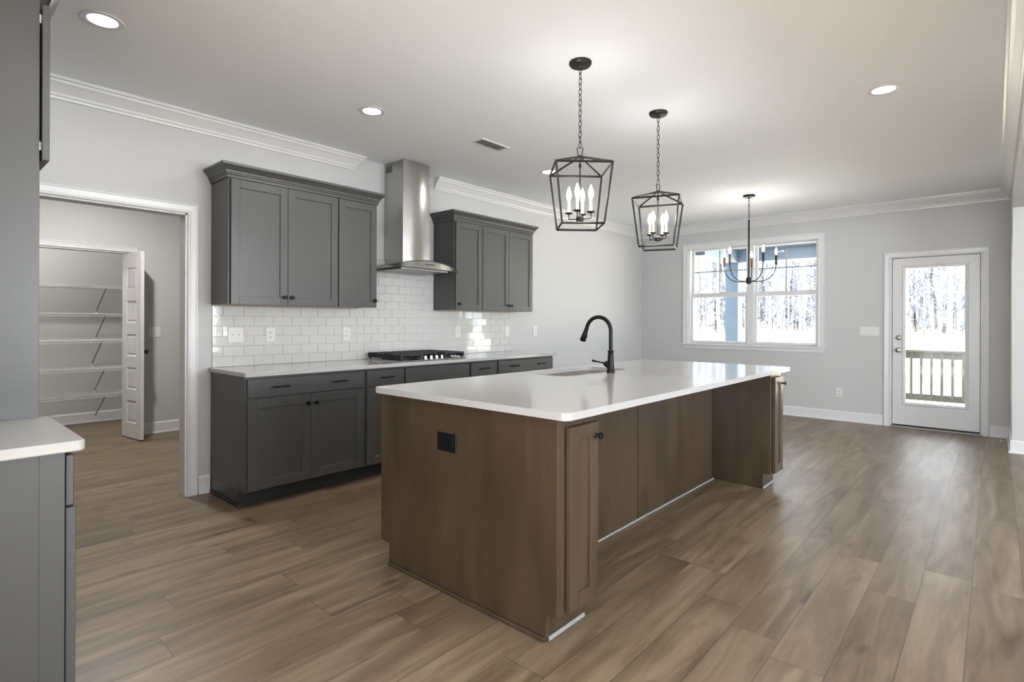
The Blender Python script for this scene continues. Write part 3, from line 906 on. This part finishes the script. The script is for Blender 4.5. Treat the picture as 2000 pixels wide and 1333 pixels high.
island_tower(IY0+0.020, 1.950, 'narrow brown cabinet with black knob at the near corner of the island', 1)
island_tower(4.359, IY1-0.020, 'narrow brown cabinet with black knob at the far end of the island', -1)

# quartz top with sink cut-out
SX0_, SX1_, SY0, SY1 = -2.395, -2.020, 2.795, 3.575
out = rounded(-2.452, -1.198, 1.662, 4.648, 0.035, 5)
hole = rounded(SX0_, SX1_, SY0, SY1, 0.075, 6)
mb = MB()
def ring_face(mb, z, flip):
    vo = [mb.b.verts.new((x, y, z)) for x, y in out]
    vi = [mb.b.verts.new((x, y, z)) for x, y in hole]
    eo = [mb.b.edges.new((vo[i], vo[(i+1) % len(vo)])) for i in range(len(vo))]
    ei = [mb.b.edges.new((vi[i], vi[(i+1) % len(vi)])) for i in range(len(vi))]
    bmesh.ops.triangle_fill(mb.b, use_beauty=True, use_dissolve=False, edges=eo+ei)
    return vo, vi
to, ti = ring_face(mb, 0.914, False)
bo, bi = ring_face(mb, 0.884, True)
for A, B in ((to, bo), (ti, bi)):
    for i in range(len(A)):
        mb.b.faces.new((A[i], A[(i+1) % len(A)], B[(i+1) % len(B)], B[i]))
tag(mb.build('island_countertop', M['quartz']), 'white quartz countertop with sink cut-out on the brown island', 'countertop')
# undermount sink
sk = thing('kitchen_sink', 'stainless undermount sink set in the island countertop', 'sink', ((SX0_+SX1_)/2, (SY0+SY1)/2, 0.66))
mb = MB(); rings = []
for ins, z in ((-0.012, 0.8830), (0.002, 0.8830), (0.006, 0.872), (0.016, 0.70), (0.045, 0.665), (0.10, 0.660)):
    rings.append([mb.b.verts.new((x, y, z)) for x, y in rounded(SX0_+ins, SX1_-ins, SY0+ins, SY1-ins, max(0.02, 0.075-ins), 6)])
for A, B in zip(rings, rings[1:]):
    for i in range(len(A)): mb.b.faces.new((A[i], A[(i+1) % len(A)], B[(i+1) % len(B)], B[i]))
mb.b.faces.new(rings[-1])
mb.build('basin', mat('sink_steel', (0.24, 0.235, 0.23), 0.3, 1.0), sk, True)
MB().lathe([(0.045, 0.6605), (0.045, 0.664), (0.030, 0.664), (0.028, 0.662), (0, 0.662)], ((SX0_+SX1_)/2, (SY0+SY1)/2, 0), 24).build('drain', M['chrome'], sk, True)
# faucet
FXc, FY = -1.967, 3.236
fa = thing('kitchen_faucet', 'matte black gooseneck faucet with side lever behind the island sink', 'faucet', (FXc, FY, 0.9145))
MB().lathe([(0.029, 0.9143), (0.029, 0.919), (0.026, 0.924), (0.0245, 0.955), (0.0225, 0.985), (0.0195, 1.030), (0.0185, 1.052), (0.0205, 1.056), (0.0205, 1.066), (0.0155, 1.070), (0, 1.070)], (FXc, FY, 0), 24).build('body', M['black'], fa, True)
R_, zc = 0.099, 1.196
pts = [(FXc, FY, 1.066), (FXc, FY, 1.12), (FXc, FY, 1.17)]
for i in range(0, 19):
    a = math.radians(i*168/18)
    pts.append((FXc-R_+R_*math.cos(a), FY, zc+R_*math.sin(a)))
MB().tube(pts, 0.0135, 14).build('spout', M['black'], fa, True)
p0 = Vector(pts[-1]); dr = Vector((-0.36, 0, -0.93)).normalized()
mb = MB().tube([p0-dr*0.004, p0+dr*0.02, p0+dr*0.05, p0+dr*0.092, p0+dr*0.098], [0.0145, 0.0155, 0.0185, 0.0225, 0.019], 18)
sp = mb.build('spray_head', M['black'], fa, True)
c_ = p0+dr*0.062+Vector((0.019, 0, 0.004))
MB().box(c_.x-0.004, c_.x+0.006, c_.y-0.007, c_.y+0.007, c_.z-0.015, c_.z+0.015, 0.003).build('spray_button', M['black'], sp)
hd = Vector((-0.70, -0.28, 0.62)).normalized()
h0 = Vector((FXc, FY, 0.948))
MB().tube([h0+hd*0.005, h0+hd*0.046, h0+hd*0.052, h0+hd*0.056], [0.019, 0.019, 0.017, 0.009], 16).build('valve_barrel', M['black'], fa, True)
hl = h0+hd*0.048
MB().tube([hl, hl+Vector((-0.030, -0.012, 0.004)), hl+Vector((-0.060, -0.022, 0.009)), hl+Vector((-0.082, -0.030, 0.014)), hl+Vector((-0.086, -0.031, 0.015))], [0.006, 0.0048, 0.0055, 0.0085, 0.007], 12).build('lever', M['black'], fa, True)
# black outlet on the island end
ot = thing('island_outlet', 'black outlet plate on the near brown end of the island', 'outlet', (-1.899, IY0-0.0003, 0.700))
MB().box(-1.962, -1.836, IY0-0.006, IY0-0.0003, 0.657, 0.743, 0.002).build('cover_plate', M['black'], ot)
MB().box(-1.944, -1.854, IY0-0.0072, IY0-0.0055, 0.676, 0.724, 0.0008).build('receptacle', M['black'], ot)

# ------------------------------------------------------------------ refrigerator run at the left edge
tl = thing('tall_cabinet', 'tall grey refrigerator surround at left edge with door over the fridge bay', 'cabinet', (-2.9, 0.0, 0))
PXF = -2.530
MB().box(PXF-0.020, PXF, -0.295, 0.331, 0.001, 2.40, 0.001).build('side_panel', M['gray'], tl)
MB().box(-3.50, -3.48, -0.295, 0.331, 0.001, 2.40, 0.001).build('side_panel', M['gray'], tl)
MB().box(-3.48, PXF-0.020, -0.295, 0.325, 1.80, 2.40).build('upper_box', M['gray'], tl)
R = front_map(0.335, '+Y')
for a, c in ((2.512, 3.011), (3.014, 3.50)):
    d = shaker_mb(a, c, 1.823, 2.372, 0.021).xf(R).build('door', M['gray'], tl)
    knob_mb(2.985 if a < 2.6 else 3.04, 1.875).xf(R).build('knob', M['black'], d, True)
for z in (2.31, 1.86):
    MB().box(PXF-0.0015, PXF+0.0008, 0.330, 0.3345, z, z+0.03).build('hinge', M['chrome'], tl)
z0 = 2.4005
prof = [(0.0, z0), (0.010, z0), (0.016, z0+0.014), (0.034, z0+0.040), (0.050, z0+0.060), (0.052, z0+0.074), (0.0, z0+0.074)]
mb = MB(); mb.sweep([(PXF, -0.295), (PXF, 0.352), (-3.50, 0.352), (-3.50, -0.295)], [(-a, c) for a, c in prof], flat)
tag(mb.build('cabinet_crown_molding', M['gray']), 'grey crown molding on the tall cabinet at the left edge', 'molding')
bc = thing('base_cabinet', 'grey base cabinet in left foreground below the short white counter', 'cabinet', (-2.25, 0, 0))
MB().box(-2.529, -1.992, -0.295, 0.318, 0.108, 0.8835, 0.001).box(-2.529, -1.992, -0.295, 0.245, 0.0, 0.108).build('body', M['gray'], bc)
MB().box(-1.992, -1.9900, 0.262, 0.318, 0.108, 0.8835, 0.0005).build('end_stile', M['gray'], bc)
add_drawer(bc, 2.002, 2.515, 0.722, 0.868, 0.318, (2.26,), facing='+Y')
add_door(bc, 2.000, 2.515, 0.118, 0.716, 0.318, (2.48, 0.66), facing='+Y', t=0.0235)
tag(slab_mb(rounded(-2.529, -1.958, -0.295, 0.362, 0.022, 4, (1, 0, 0, 0)), 0.8841, 0.914).build('countertop', M['quartz']),
    'short white quartz countertop at the left edge in front', 'countertop')

# ------------------------------------------------------------------ pendants
def chain_mb(z0, z1, link=0.036, r=0.0022, wdt=0.0105):
    mb = MB(); n = max(2, int(round((z1-z0)/(link-2.2*r)))); st = (z1-z0)/n
    for i in range(n):
        zc_ = z0+st*(i+0.5); h = st/2+1.6*r; pts = []
        for k in range(10):
            a = 2*PI*k/10
            u = wdt*math.cos(a)*0.85; v = h*math.sin(a)
            pts.append((u, 0, zc_+v) if i % 2 == 0 else (0, u, zc_+v))
        mb.tube(pts, r, 5, closed=True)
    return mb
def lantern(x, y, rot, zt, zb, za, at, ab, arm0, loop_a, label):
    t = thing('lantern_pendant', label, 'pendant light', (x, y, za), 'lantern pendants over the island')
    def L_(mb, name, m, par=None, smooth=False):
        return mb.build(name, m, par or t, smooth, world=False)
    Z = lambda z: z-za
    L_(MB().lathe([(0.0, Z(CEIL)-0.0005), (0.064, Z(CEIL)-0.0005), (0.064, Z(CEIL)-0.012), (0.056, Z(CEIL)-0.022), (0.016, Z(CEIL)-0.026), (0.010, Z(CEIL)-0.036), (0.0, Z(CEIL)-0.036)], (0, 0, 0), 32), 'canopy', M['bronze'], None, True)
    L_(chain_mb(0.052, Z(CEIL)-0.034), 'chain', M['bronze'])
    # trapezoid loop
    c, s_ = math.cos(loop_a), math.sin(loop_a)
    P = lambda u, z: (c*u, s_*u, z)
    L_(MB().tube([P(-0.010, 0.004), P(-0.017, 0.050), P(0.017, 0.050), P(0.010, 0.004)], 0.0032, 6, closed=True), 'hanging_loop', M['bronze'])
    cor = lambda a, k: (a*2**.5*math.cos(rot+PI/4+k*PI/2), a*2**.5*math.sin(rot+PI/4+k*PI/2))
    mb = MB(); r = 0.0068
    for k in range(4):
        a0, a1 = cor(at, k), cor(at, k+1); b0, b1 = cor(ab, k), cor(ab, k+1)
        mb.tube([(*a0, Z(zt)), (*a1, Z(zt))], r, 4)
        mb.tube([(*b0, Z(zb)), (*b1, Z(zb))], r, 4)
        mb.tube([(*a0, Z(zt)), (*b0, Z(zb))], r, 4)
        mb.tube([(*a0, Z(zt)), (0, 0, 0)], r, 4)
    mb.lathe([(0.014, -0.008), (0.014, 0.004), (0.006, 0.008), (0, 0.008)], (0, 0, 0), 12)
    L_(mb, 'cage', M['bronze'])
    zh = 1.846
    L_(MB().tube([(0, 0, -0.005), (0, 0, Z(zh))], 0.0042, 8).lathe([(0.0075, -0.062), (0.009, -0.052), (0.0075, -0.042)], (0, 0, 0), 12), 'center_rod', M['bronze'], None, True)
    L_(MB().lathe([(0.010, Z(zh)-0.014), (0.021, Z(zh)-0.012), (0.021, Z(zh)+0.012), (0.012, Z(zh)+0.020), (0.006, Z(zh)+0.026)], (0, 0, 0), 16), 'hub', M['bronze'], None, True)
    for k in range(4):
        a = arm0+k*PI/2
        ux, uy = math.cos(a), math.sin(a); ra = 0.064
        arm = L_(MB().tube([(ux*0.015, uy*0.015, Z(zh)), (ux*ra, uy*ra, Z(zh)+0.003), (ux*ra, uy*ra, Z(zh)+0.034)], 0.0035, 8), 'arm', M['bronze'])
        q = L_(MB().lathe([(0.006, Z(zh)+0.030), (0.022, Z(zh)+0.036), (0.0235, Z(zh)+0.040), (0.010, Z(zh)+0.041), (0.0, Z(zh)+0.041)], (ux*ra, uy*ra, 0), 18), 'drip_pan', M['bronze'], arm, True)
        L_(MB().lathe([(0.0088, Z(zh)+0.041), (0.0088, Z(zh)+0.112), (0.0, Z(zh)+0.112)], (ux*ra, uy*ra, 0), 14), 'candle_sleeve', M['candle'], arm, True)
        z1 = Z(zh)+0.112
        L_(MB().lathe([(0.007, z1), (0.012, z1+0.012), (0.0155, z1+0.030), (0.013, z1+0.048), (0.006, z1+0.068), (0.0015, z1+0.080)], (ux*ra, uy*ra, 0), 14), 'bulb', M['bulb'], arm, True)
        l = lamp('bulb_light', 'POINT', (ux*ra, uy*ra, z1+0.035), 7.5, (1.0, 0.96, 0.94), shadow_soft_size=0.017)
        l.parent = t
    return t
lantern(-1.776, 2.582, math.radians(-46.35), 2.133, 1.805, 2.203, 0.155, 0.117, math.radians(21.6), math.radians(41.6), 'dark bronze open lantern pendant over the near half of the island')
lantern(-1.785, 3.562, math.radians(-69.94), 2.117, 1.787, 2.183, 0.156, 0.116, math.radians(-3.4), math.radians(75), 'dark bronze open lantern pendant over the far half of the island')

# ------------------------------------------------------------------ dining chandelier
cx_, cy_ = -2.148, 6.570
chd = thing('dining_chandelier', 'five arm black chandelier hanging in front of the window', 'chandelier', (cx_, cy_, 1.74))
Z = lambda z: z-1.74
def Lc(mb, name, m, par=None, smooth=False): return mb.build(name, m, par or chd, smooth, world=False)
Lc(MB().lathe([(0, Z(CEIL)-0.0005), (0.066, Z(CEIL)-0.0005), (0.066, Z(CEIL)-0.012), (0.058, Z(CEIL)-0.022), (0.014, Z(CEIL)-0.026), (0.008, Z(CEIL)-0.038), (0, Z(CEIL)-0.038)], (0, 0, 0), 28), 'canopy', M['black'], None, True)
Lc(chain_mb(Z(2.455), Z(CEIL)-0.036), 'chain', M['black'])
Lc(MB().tube([(0, 0, Z(1.75)), (0, 0, Z(2.457))], 0.0095, 12), 'stem', M['black'], None, True)
Lc(MB().lathe([(0.008, Z(1.708)), (0.016, Z(1.715)), (0.028, Z(1.722)), (0.030, Z(1.775)), (0.020, Z(1.785)), (0.012, Z(1.79))], (0, 0, 0), 18), 'hub', M['black'], None, True)
M['bronze_sleeve'] = mat('burnished_bronze', (0.10, 0.05, 0.028), 0.35, 0.6)
for k, phi in enumerate((30, 102, 174, 246, 318)):
    p = math.radians(phi); Rr = 0.295
    dx = Rr*math.cos(p); dy = Rr*math.sin(p)
    ux, uy = dx/Rr, dy/Rr
    pts = []
    for i in range(13):
        q = i/12; a = q*PI/2
        rr = 0.02+(Rr-0.02)*math.sin(a)**0.9
        zz = 1.742-0.012*math.sin(q*PI)+0.195*(1-math.cos(a))**1.15
        pts.append((ux*rr, uy*rr, Z(zz)))
    arm = Lc(MB().tube(pts, 0.0052, 8), 'arm', M['black'], None, True)
    Lc(MB().lathe([(0.010, Z(1.932)), (0.0125, Z(1.938)), (0.0125, Z(2.046)), (0.0, Z(2.046))], (dx, dy, 0), 14), 'socket_sleeve', M['black'] if phi in (30, 318) else M['bronze_sleeve'], arm, True)
    Lc(MB().lathe([(0.007, Z(2.046)), (0.012, Z(2.058)), (0.016, Z(2.078)), (0.013, Z(2.098)), (0.006, Z(2.118)), (0.0015, Z(2.128))], (dx, dy, 0), 14), 'bulb', M['bulb'], arm, True)
    l = lamp('bulb_light', 'POINT', (dx, dy, Z(2.085)), 11.0, (1.0, 0.96, 0.94), shadow_soft_size=0.017)
    l.parent = chd

# ------------------------------------------------------------------ recessed downlights, vent
def downlight(x, y, label, power=5, z=CEIL, name='recessed_light', group='lit recessed ceiling lights'):
    t = thing(name, label, 'ceiling light', (x, y, z), group)
    MB().lathe([(0.062, -0.001), (0.064, -0.004), (0.088, -0.004), (0.090, -0.0005), (0.062, -0.0003)], (0, 0, 0), 36).build('trim_ring', M['trim'], t, True, world=False)
    MB().lathe([(0, -0.003), (0.066, -0.003), (0.066, -0.0018), (0, -0.0018)], (0, 0, 0), 36).build('lens', M['lens'], t, world=False)
    l = lamp('downlight_beam', 'AREA', (0, 0, -0.008), power, (1.0, 0.965, 0.92), shape='DISK', size=0.12)
    l.parent = t
    return t
downlight(-3.304, 0.668, 'lit recessed ceiling light at upper left, above the hall opening')
downlight(-3.291, 2.214, 'lit recessed ceiling light in front of the range hood and cabinets')
downlight(-3.300, 4.262, 'lit recessed ceiling light just left of the near lantern')
downlight(-0.534, 4.148, 'lit recessed ceiling light at right, over the open floor')
downlight(-0.534, 0.668, 'unseen recessed light added to brighten the open floor in front of the island')  # out of view, added for the light it gives
downlight(-5.7, 1.2, 'unseen recessed ceiling light added to brighten the hall', 34)  # out of view, added to light the hall
pf = thing('pantry_light', 'small white bulb fixture on the pantry ceiling', 'ceiling light', (-7.45, 0.75, CEIL))
MB().lathe([(0, -0.0005), (0.055, -0.0005), (0.055, -0.02), (0.03, -0.035), (0.022, -0.05), (0, -0.05)], (0, 0, 0), 24).build('fixture_base', M['trim'], pf, True, world=False)
MB().lathe([(0.013, -0.05), (0.028, -0.085), (0.028, -0.105), (0.014, -0.125), (0, -0.128)], (0, 0, 0), 18).build('bulb', M['bulb'], pf, True, world=False)
l = lamp('bulb_light', 'POINT', (0, 0, -0.15), 20, (1.0, 0.95, 0.88), shadow_soft_size=0.004); l.parent = pf
av = thing('ceiling_vent', 'white rectangular air register on the ceiling above the range wall', 'vent', (-3.165, 3.285, CEIL))
MB().sweep([(-0.075, -0.165), (0.075, -0.165), (0.075, 0.165), (-0.075, 0.165)], [(0, -0.0003), (0.0, -0.003), (0.006, -0.008), (0.022, -0.006), (0.022, -0.0003)], flat, closed=True).build('frame', M['trim'], av, world=False)
MB().box(-0.055, 0.055, -0.145, 0.145, -0.0015, -0.0004).build('duct_opening', mat('duct_shadow', srgb(120, 116, 112), 0.8), av, world=False)
mb = MB()
for i in range(7):
    x = -0.045+i*0.015
    mb.poly([(x-0.004, -0.0015), (x-0.0032, -0.0015), (x+0.0042, -0.0065), (x+0.0034, -0.0065)], 'Y', -0.145, 0.145)
mb.build('louvers', M['trim'], av, world=False)

# door stop on the right baseboard
ds = thing('door_stop', 'small spring door stop on the baseboard right of the porch door', 'door stop', (HX-0.014, 7.50, 0.06))
mb = MB()
pts = [(-0.004-0.06*i/60, 0.006*math.cos(i*0.9), 0.006*math.sin(i*0.9)) for i in range(61)]
mb.tube(pts, 0.0012, 5).build('spring', M['nickel'], ds, world=False)
MB().lathe([(0.009, -0.074), (0.009, -0.064), (0.0, -0.064)], (0, 0, 0), 12, 'X').build('rubber_tip', M['white_plastic'], ds, world=False)
MB().lathe([(0.010, -0.005), (0.010, 0.0), (0.0, 0.0)], (0, 0, 0), 12, 'X').build('base', M['nickel'], ds, world=False)

# ------------------------------------------------------------------ pantry wire shelves
PX = -8.37
shz = (1.672, 1.343, 1.026, 0.690, 0.375)
names = ('topmost', 'second from top', 'middle', 'fourth from top', 'lowest')
brx = (1.655, 1.650, 1.615, 1.640, 1.650)
dep = 0.405
for i, (z, nm) in enumerate(zip(shz, names)):
    t = thing('wire_shelf', '%s white wire shelf on the pantry back wall' % nm, 'shelf', (PX, 1.0, z), 'white wire pantry shelves')
    mb = MB(); y0, y1 = -0.36, 2.385
    for x in (0.012, dep*0.5, dep-0.002): mb.tube([(PX+x, y0, z-0.003), (PX+x, y1, z-0.003)], 0.0032, 5)
    mb.tube([(PX+dep, y0, z-0.030), (PX+dep, y1, z-0.030)], 0.0035, 5)
    n = int((y1-y0)/0.0254)
    for k in range(n+1):
        y = y0+k*(y1-y0)/n
        mb.tube([(PX+0.004, y, z), (PX+dep, y, z), (PX+dep+0.002, y, z-0.030)], 0.0027, 3, caps=False)
    mb.build('wire_deck', M['wire'], t)
    for yb in (brx[i], brx[i]-0.95):
        br = MB().tube([(PX+0.004, yb-0.02, z-0.30), (PX+dep-0.004, yb, z-0.020)], 0.0062, 6).build('brace', mat('gray_brace', srgb(132, 131, 129), 0.4), t)
        MB().box(PX+0.0003, PX+0.006, yb-0.03, yb-0.01, z-0.335, z-0.285, 0.001).build('brace_foot', M['wire'], br)

# ------------------------------------------------------------------ porch
PYF = 9.78           # railing line
dk = tag(MB().box(-3.7, 2.6, YB+0.15, PYF+0.12, -0.14, -0.03).build('porch_deck', M['deck']), 'weathered wood porch deck outside the door', 'deck')
dk['kind'] = 'structure'
PC = 2.50
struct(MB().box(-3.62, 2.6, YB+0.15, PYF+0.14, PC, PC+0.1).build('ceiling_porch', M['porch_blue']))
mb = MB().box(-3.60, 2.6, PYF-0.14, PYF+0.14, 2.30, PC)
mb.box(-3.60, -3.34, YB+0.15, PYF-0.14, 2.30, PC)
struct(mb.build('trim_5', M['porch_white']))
pc = thing('porch_column', 'square porch column seen through the window, daylight blue put into its paint', 'column', (-3.452, PYF, 0))
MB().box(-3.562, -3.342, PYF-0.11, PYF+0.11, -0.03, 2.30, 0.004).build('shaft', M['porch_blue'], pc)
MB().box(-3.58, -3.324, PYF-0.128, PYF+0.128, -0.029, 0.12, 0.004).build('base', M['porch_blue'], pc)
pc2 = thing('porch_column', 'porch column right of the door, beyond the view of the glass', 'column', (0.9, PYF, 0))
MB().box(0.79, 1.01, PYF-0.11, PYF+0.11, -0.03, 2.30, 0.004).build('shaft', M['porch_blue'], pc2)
rl = thing('porch_railing', 'weathered wood porch railing with square balusters outside the glass door', 'railing', (-1.3, PYF, 0))
MB().box(-3.34, 0.79, PYF-0.055, PYF+0.085, 0.842, 0.875, 0.004).box(-3.34, 0.79, PYF-0.02, PYF+0.02, 0.752, 0.842, 0.003).build('top_rail', M['rail'], rl)
MB().box(-3.34, 0.79, PYF-0.02, PYF+0.02, 0.150, 0.245, 0.003).build('bottom_rail', M['rail'], rl)
x = -3.26
x = -0.909-20*0.1165
while x < 0.75:
    MB().box(x-0.017, x+0.017, PYF-0.052, PYF-0.0205, 0.19, 0.835, 0.002).build('baluster', M['rail'], rl)
    x += 0.1165
pl = downlight(-2.40, 9.15, 'small lit ceiling light on the porch, seen through the window', 3, PC, 'porch_light', None)

# ------------------------------------------------------------------ yard and woods
def gz(y): return -0.55 + max(0, min(1, (y-14)/30.0))*0.62
mb = MB(); ysg = [YB+0.16, 10, 14, 20, 30, 40, 54, 80, 120]
rows = [[mb.b.verts.new((x, y, gz(y))) for x in (-90, -45, -15, 0, 15, 45)] for y in ysg]
for A, B in zip(rows, rows[1:]):
    for j in range(5): mb.b.faces.new((A[j], A[j+1], B[j+1], B[j]))
struct(mb.build('yard_ground', M['ground']), 'pale dry lawn behind the house')
random.seed(11)
def tree_mesh(seed, h, r0, nb):
    rnd = random.Random(seed); mb = MB()
    pts, rs = [], []
    x = y = 0.0
    for i in range(9):
        q = i/8
        pts.append((x, y, h*q-0.15*(i == 0))); rs.append(r0*(1-0.82*q)*(1.25 if i == 0 else 1))
        x += rnd.gauss(0, 0.09)*h/14; y += rnd.gauss(0, 0.09)*h/14
    mb.tube(pts, rs, 7, caps=False)
    for k in range(nb):
        q = rnd.uniform(0.08, 0.98); i = min(7, int(q*8)); f = q*8-i
        p = Vector(pts[i]).lerp(Vector(pts[i+1]), f)
        a = rnd.uniform(0, 2*PI); el = rnd.uniform(0.25, 1.1); L_ = rnd.uniform(0.7, 2.6)*(1.15-q*0.6)
        d = Vector((math.cos(a)*math.cos(el), math.sin(a)*math.cos(el), math.sin(el)))
        rb = r0*(1-0.8*q)*0.22+0.008
        m1 = p+d*L_*0.5+Vector((rnd.gauss(0, .12), rnd.gauss(0, .12), rnd.gauss(0, .1)))
        e1 = p+d*L_+Vector((rnd.gauss(0, .2), rnd.gauss(0, .2), rnd.uniform(0, .5)))
        mb.tube([p, m1, e1], [rb, rb*0.6, rb*0.2], 4, caps=False)
        for s_ in range(3):
            q2 = rnd.uniform(0.2, 0.95); pp = p.lerp(e1, q2)
            dd = (d+Vector((rnd.gauss(0, .7), rnd.gauss(0, .7), rnd.gauss(0.1, .5)))).normalized()*L_*rnd.uniform(.2, .5)
            mb.tube([pp, pp+dd*0.5+Vector((0, 0, .04)), pp+dd], [rb*0.4, rb*0.28, rb*0.1], 3, caps=False)
    bmesh.ops.recalc_face_normals(mb.b, faces=mb.b.faces)
    me = bpy.data.meshes.new('bare_tree'); mb.b.to_mesh(me); mb.b.free()
    for p in me.polygons: p.use_smooth = True
    me.materials.append(M['bark'])
    return me
kinds = [tree_mesh(1, 17, 0.20, 44), tree_mesh(2, 19, 0.26, 40), tree_mesh(3, 14, 0.13, 46), tree_mesh(4, 10, 0.075, 36), tree_mesh(5, 16, 0.16, 50), tree_mesh(6, 8, 0.05, 30)]
spots = []
for i in range(20000):
    if len(spots) >= 250: break
    y = random.uniform(44, 80)
    x = random.uniform(-0.56*y, 0.12*y)
    if all((x-a)**2+(y-b_)**2 > 1.15**2 for a, b_ in spots): spots.append((x, y))
for i, (x, y) in enumerate(spots):
    o = bpy.data.objects.new('bare_tree', kinds[random.choice((0, 1, 2, 2, 3, 3, 4, 4, 5, 5))])
    o.location = (x, y, gz(y)-0.05)
    o.rotation_euler = (random.gauss(0, .02), random.gauss(0, .04), random.uniform(0, 2*PI))
    s_ = random.uniform(0.85, 1.2); o.scale = (s_, s_, s_)
    col.objects.link(o)
    tag(o, 'bare leafless winter tree in the woods beyond the yard', 'tree', 'bare winter trees beyond the yard')
# undergrowth of dry twigs at the edge of the woods
mb = MB()
for i in range(2600):
    y = random.uniform(42.5, 50); x = random.uniform(-0.56*y, 0.12*y)
    h = random.uniform(0.2, 0.9)*(1 if random.random() < 0.8 else 1.8); a = random.uniform(0, 2*PI); t_ = random.uniform(0, 0.7)*h
    mb.tube([(x, y, gz(y)-0.02), (x+math.cos(a)*t_, y+math.sin(a)*t_, gz(y)+h)], [0.02, 0.006], 3, caps=False)
tag(mb.build('dry_undergrowth', M['brush']), 'reddish dry undergrowth at the edge of the woods', 'undergrowth', kind='stuff')

# deeper woods: fine trunks and twigs behind the individual trees, far too many to count
mb = MB()
rnd = random.Random(5)
for i in range(5200):
    y = rnd.uniform(84, 104); x = rnd.uniform(-0.56*y, 0.14*y)
    h = rnd.uniform(3, 15); r = rnd.choice((0.03, 0.04, 0.06, 0.11)); lx, ly = rnd.gauss(0, 0.07)*h, rnd.gauss(0, 0.07)*h
    mb.tube([(x, y, gz(y)-0.02), (x+lx*0.4, y+ly*0.4, gz(y)+h*0.5), (x+lx, y+ly, gz(y)+h)], [r, r*0.7, r*0.2], 3, caps=False)
tag(mb.build('distant_thicket', M['bark']), 'dense grey thicket of thin stems far behind the bare trees', 'woods', kind='stuff')
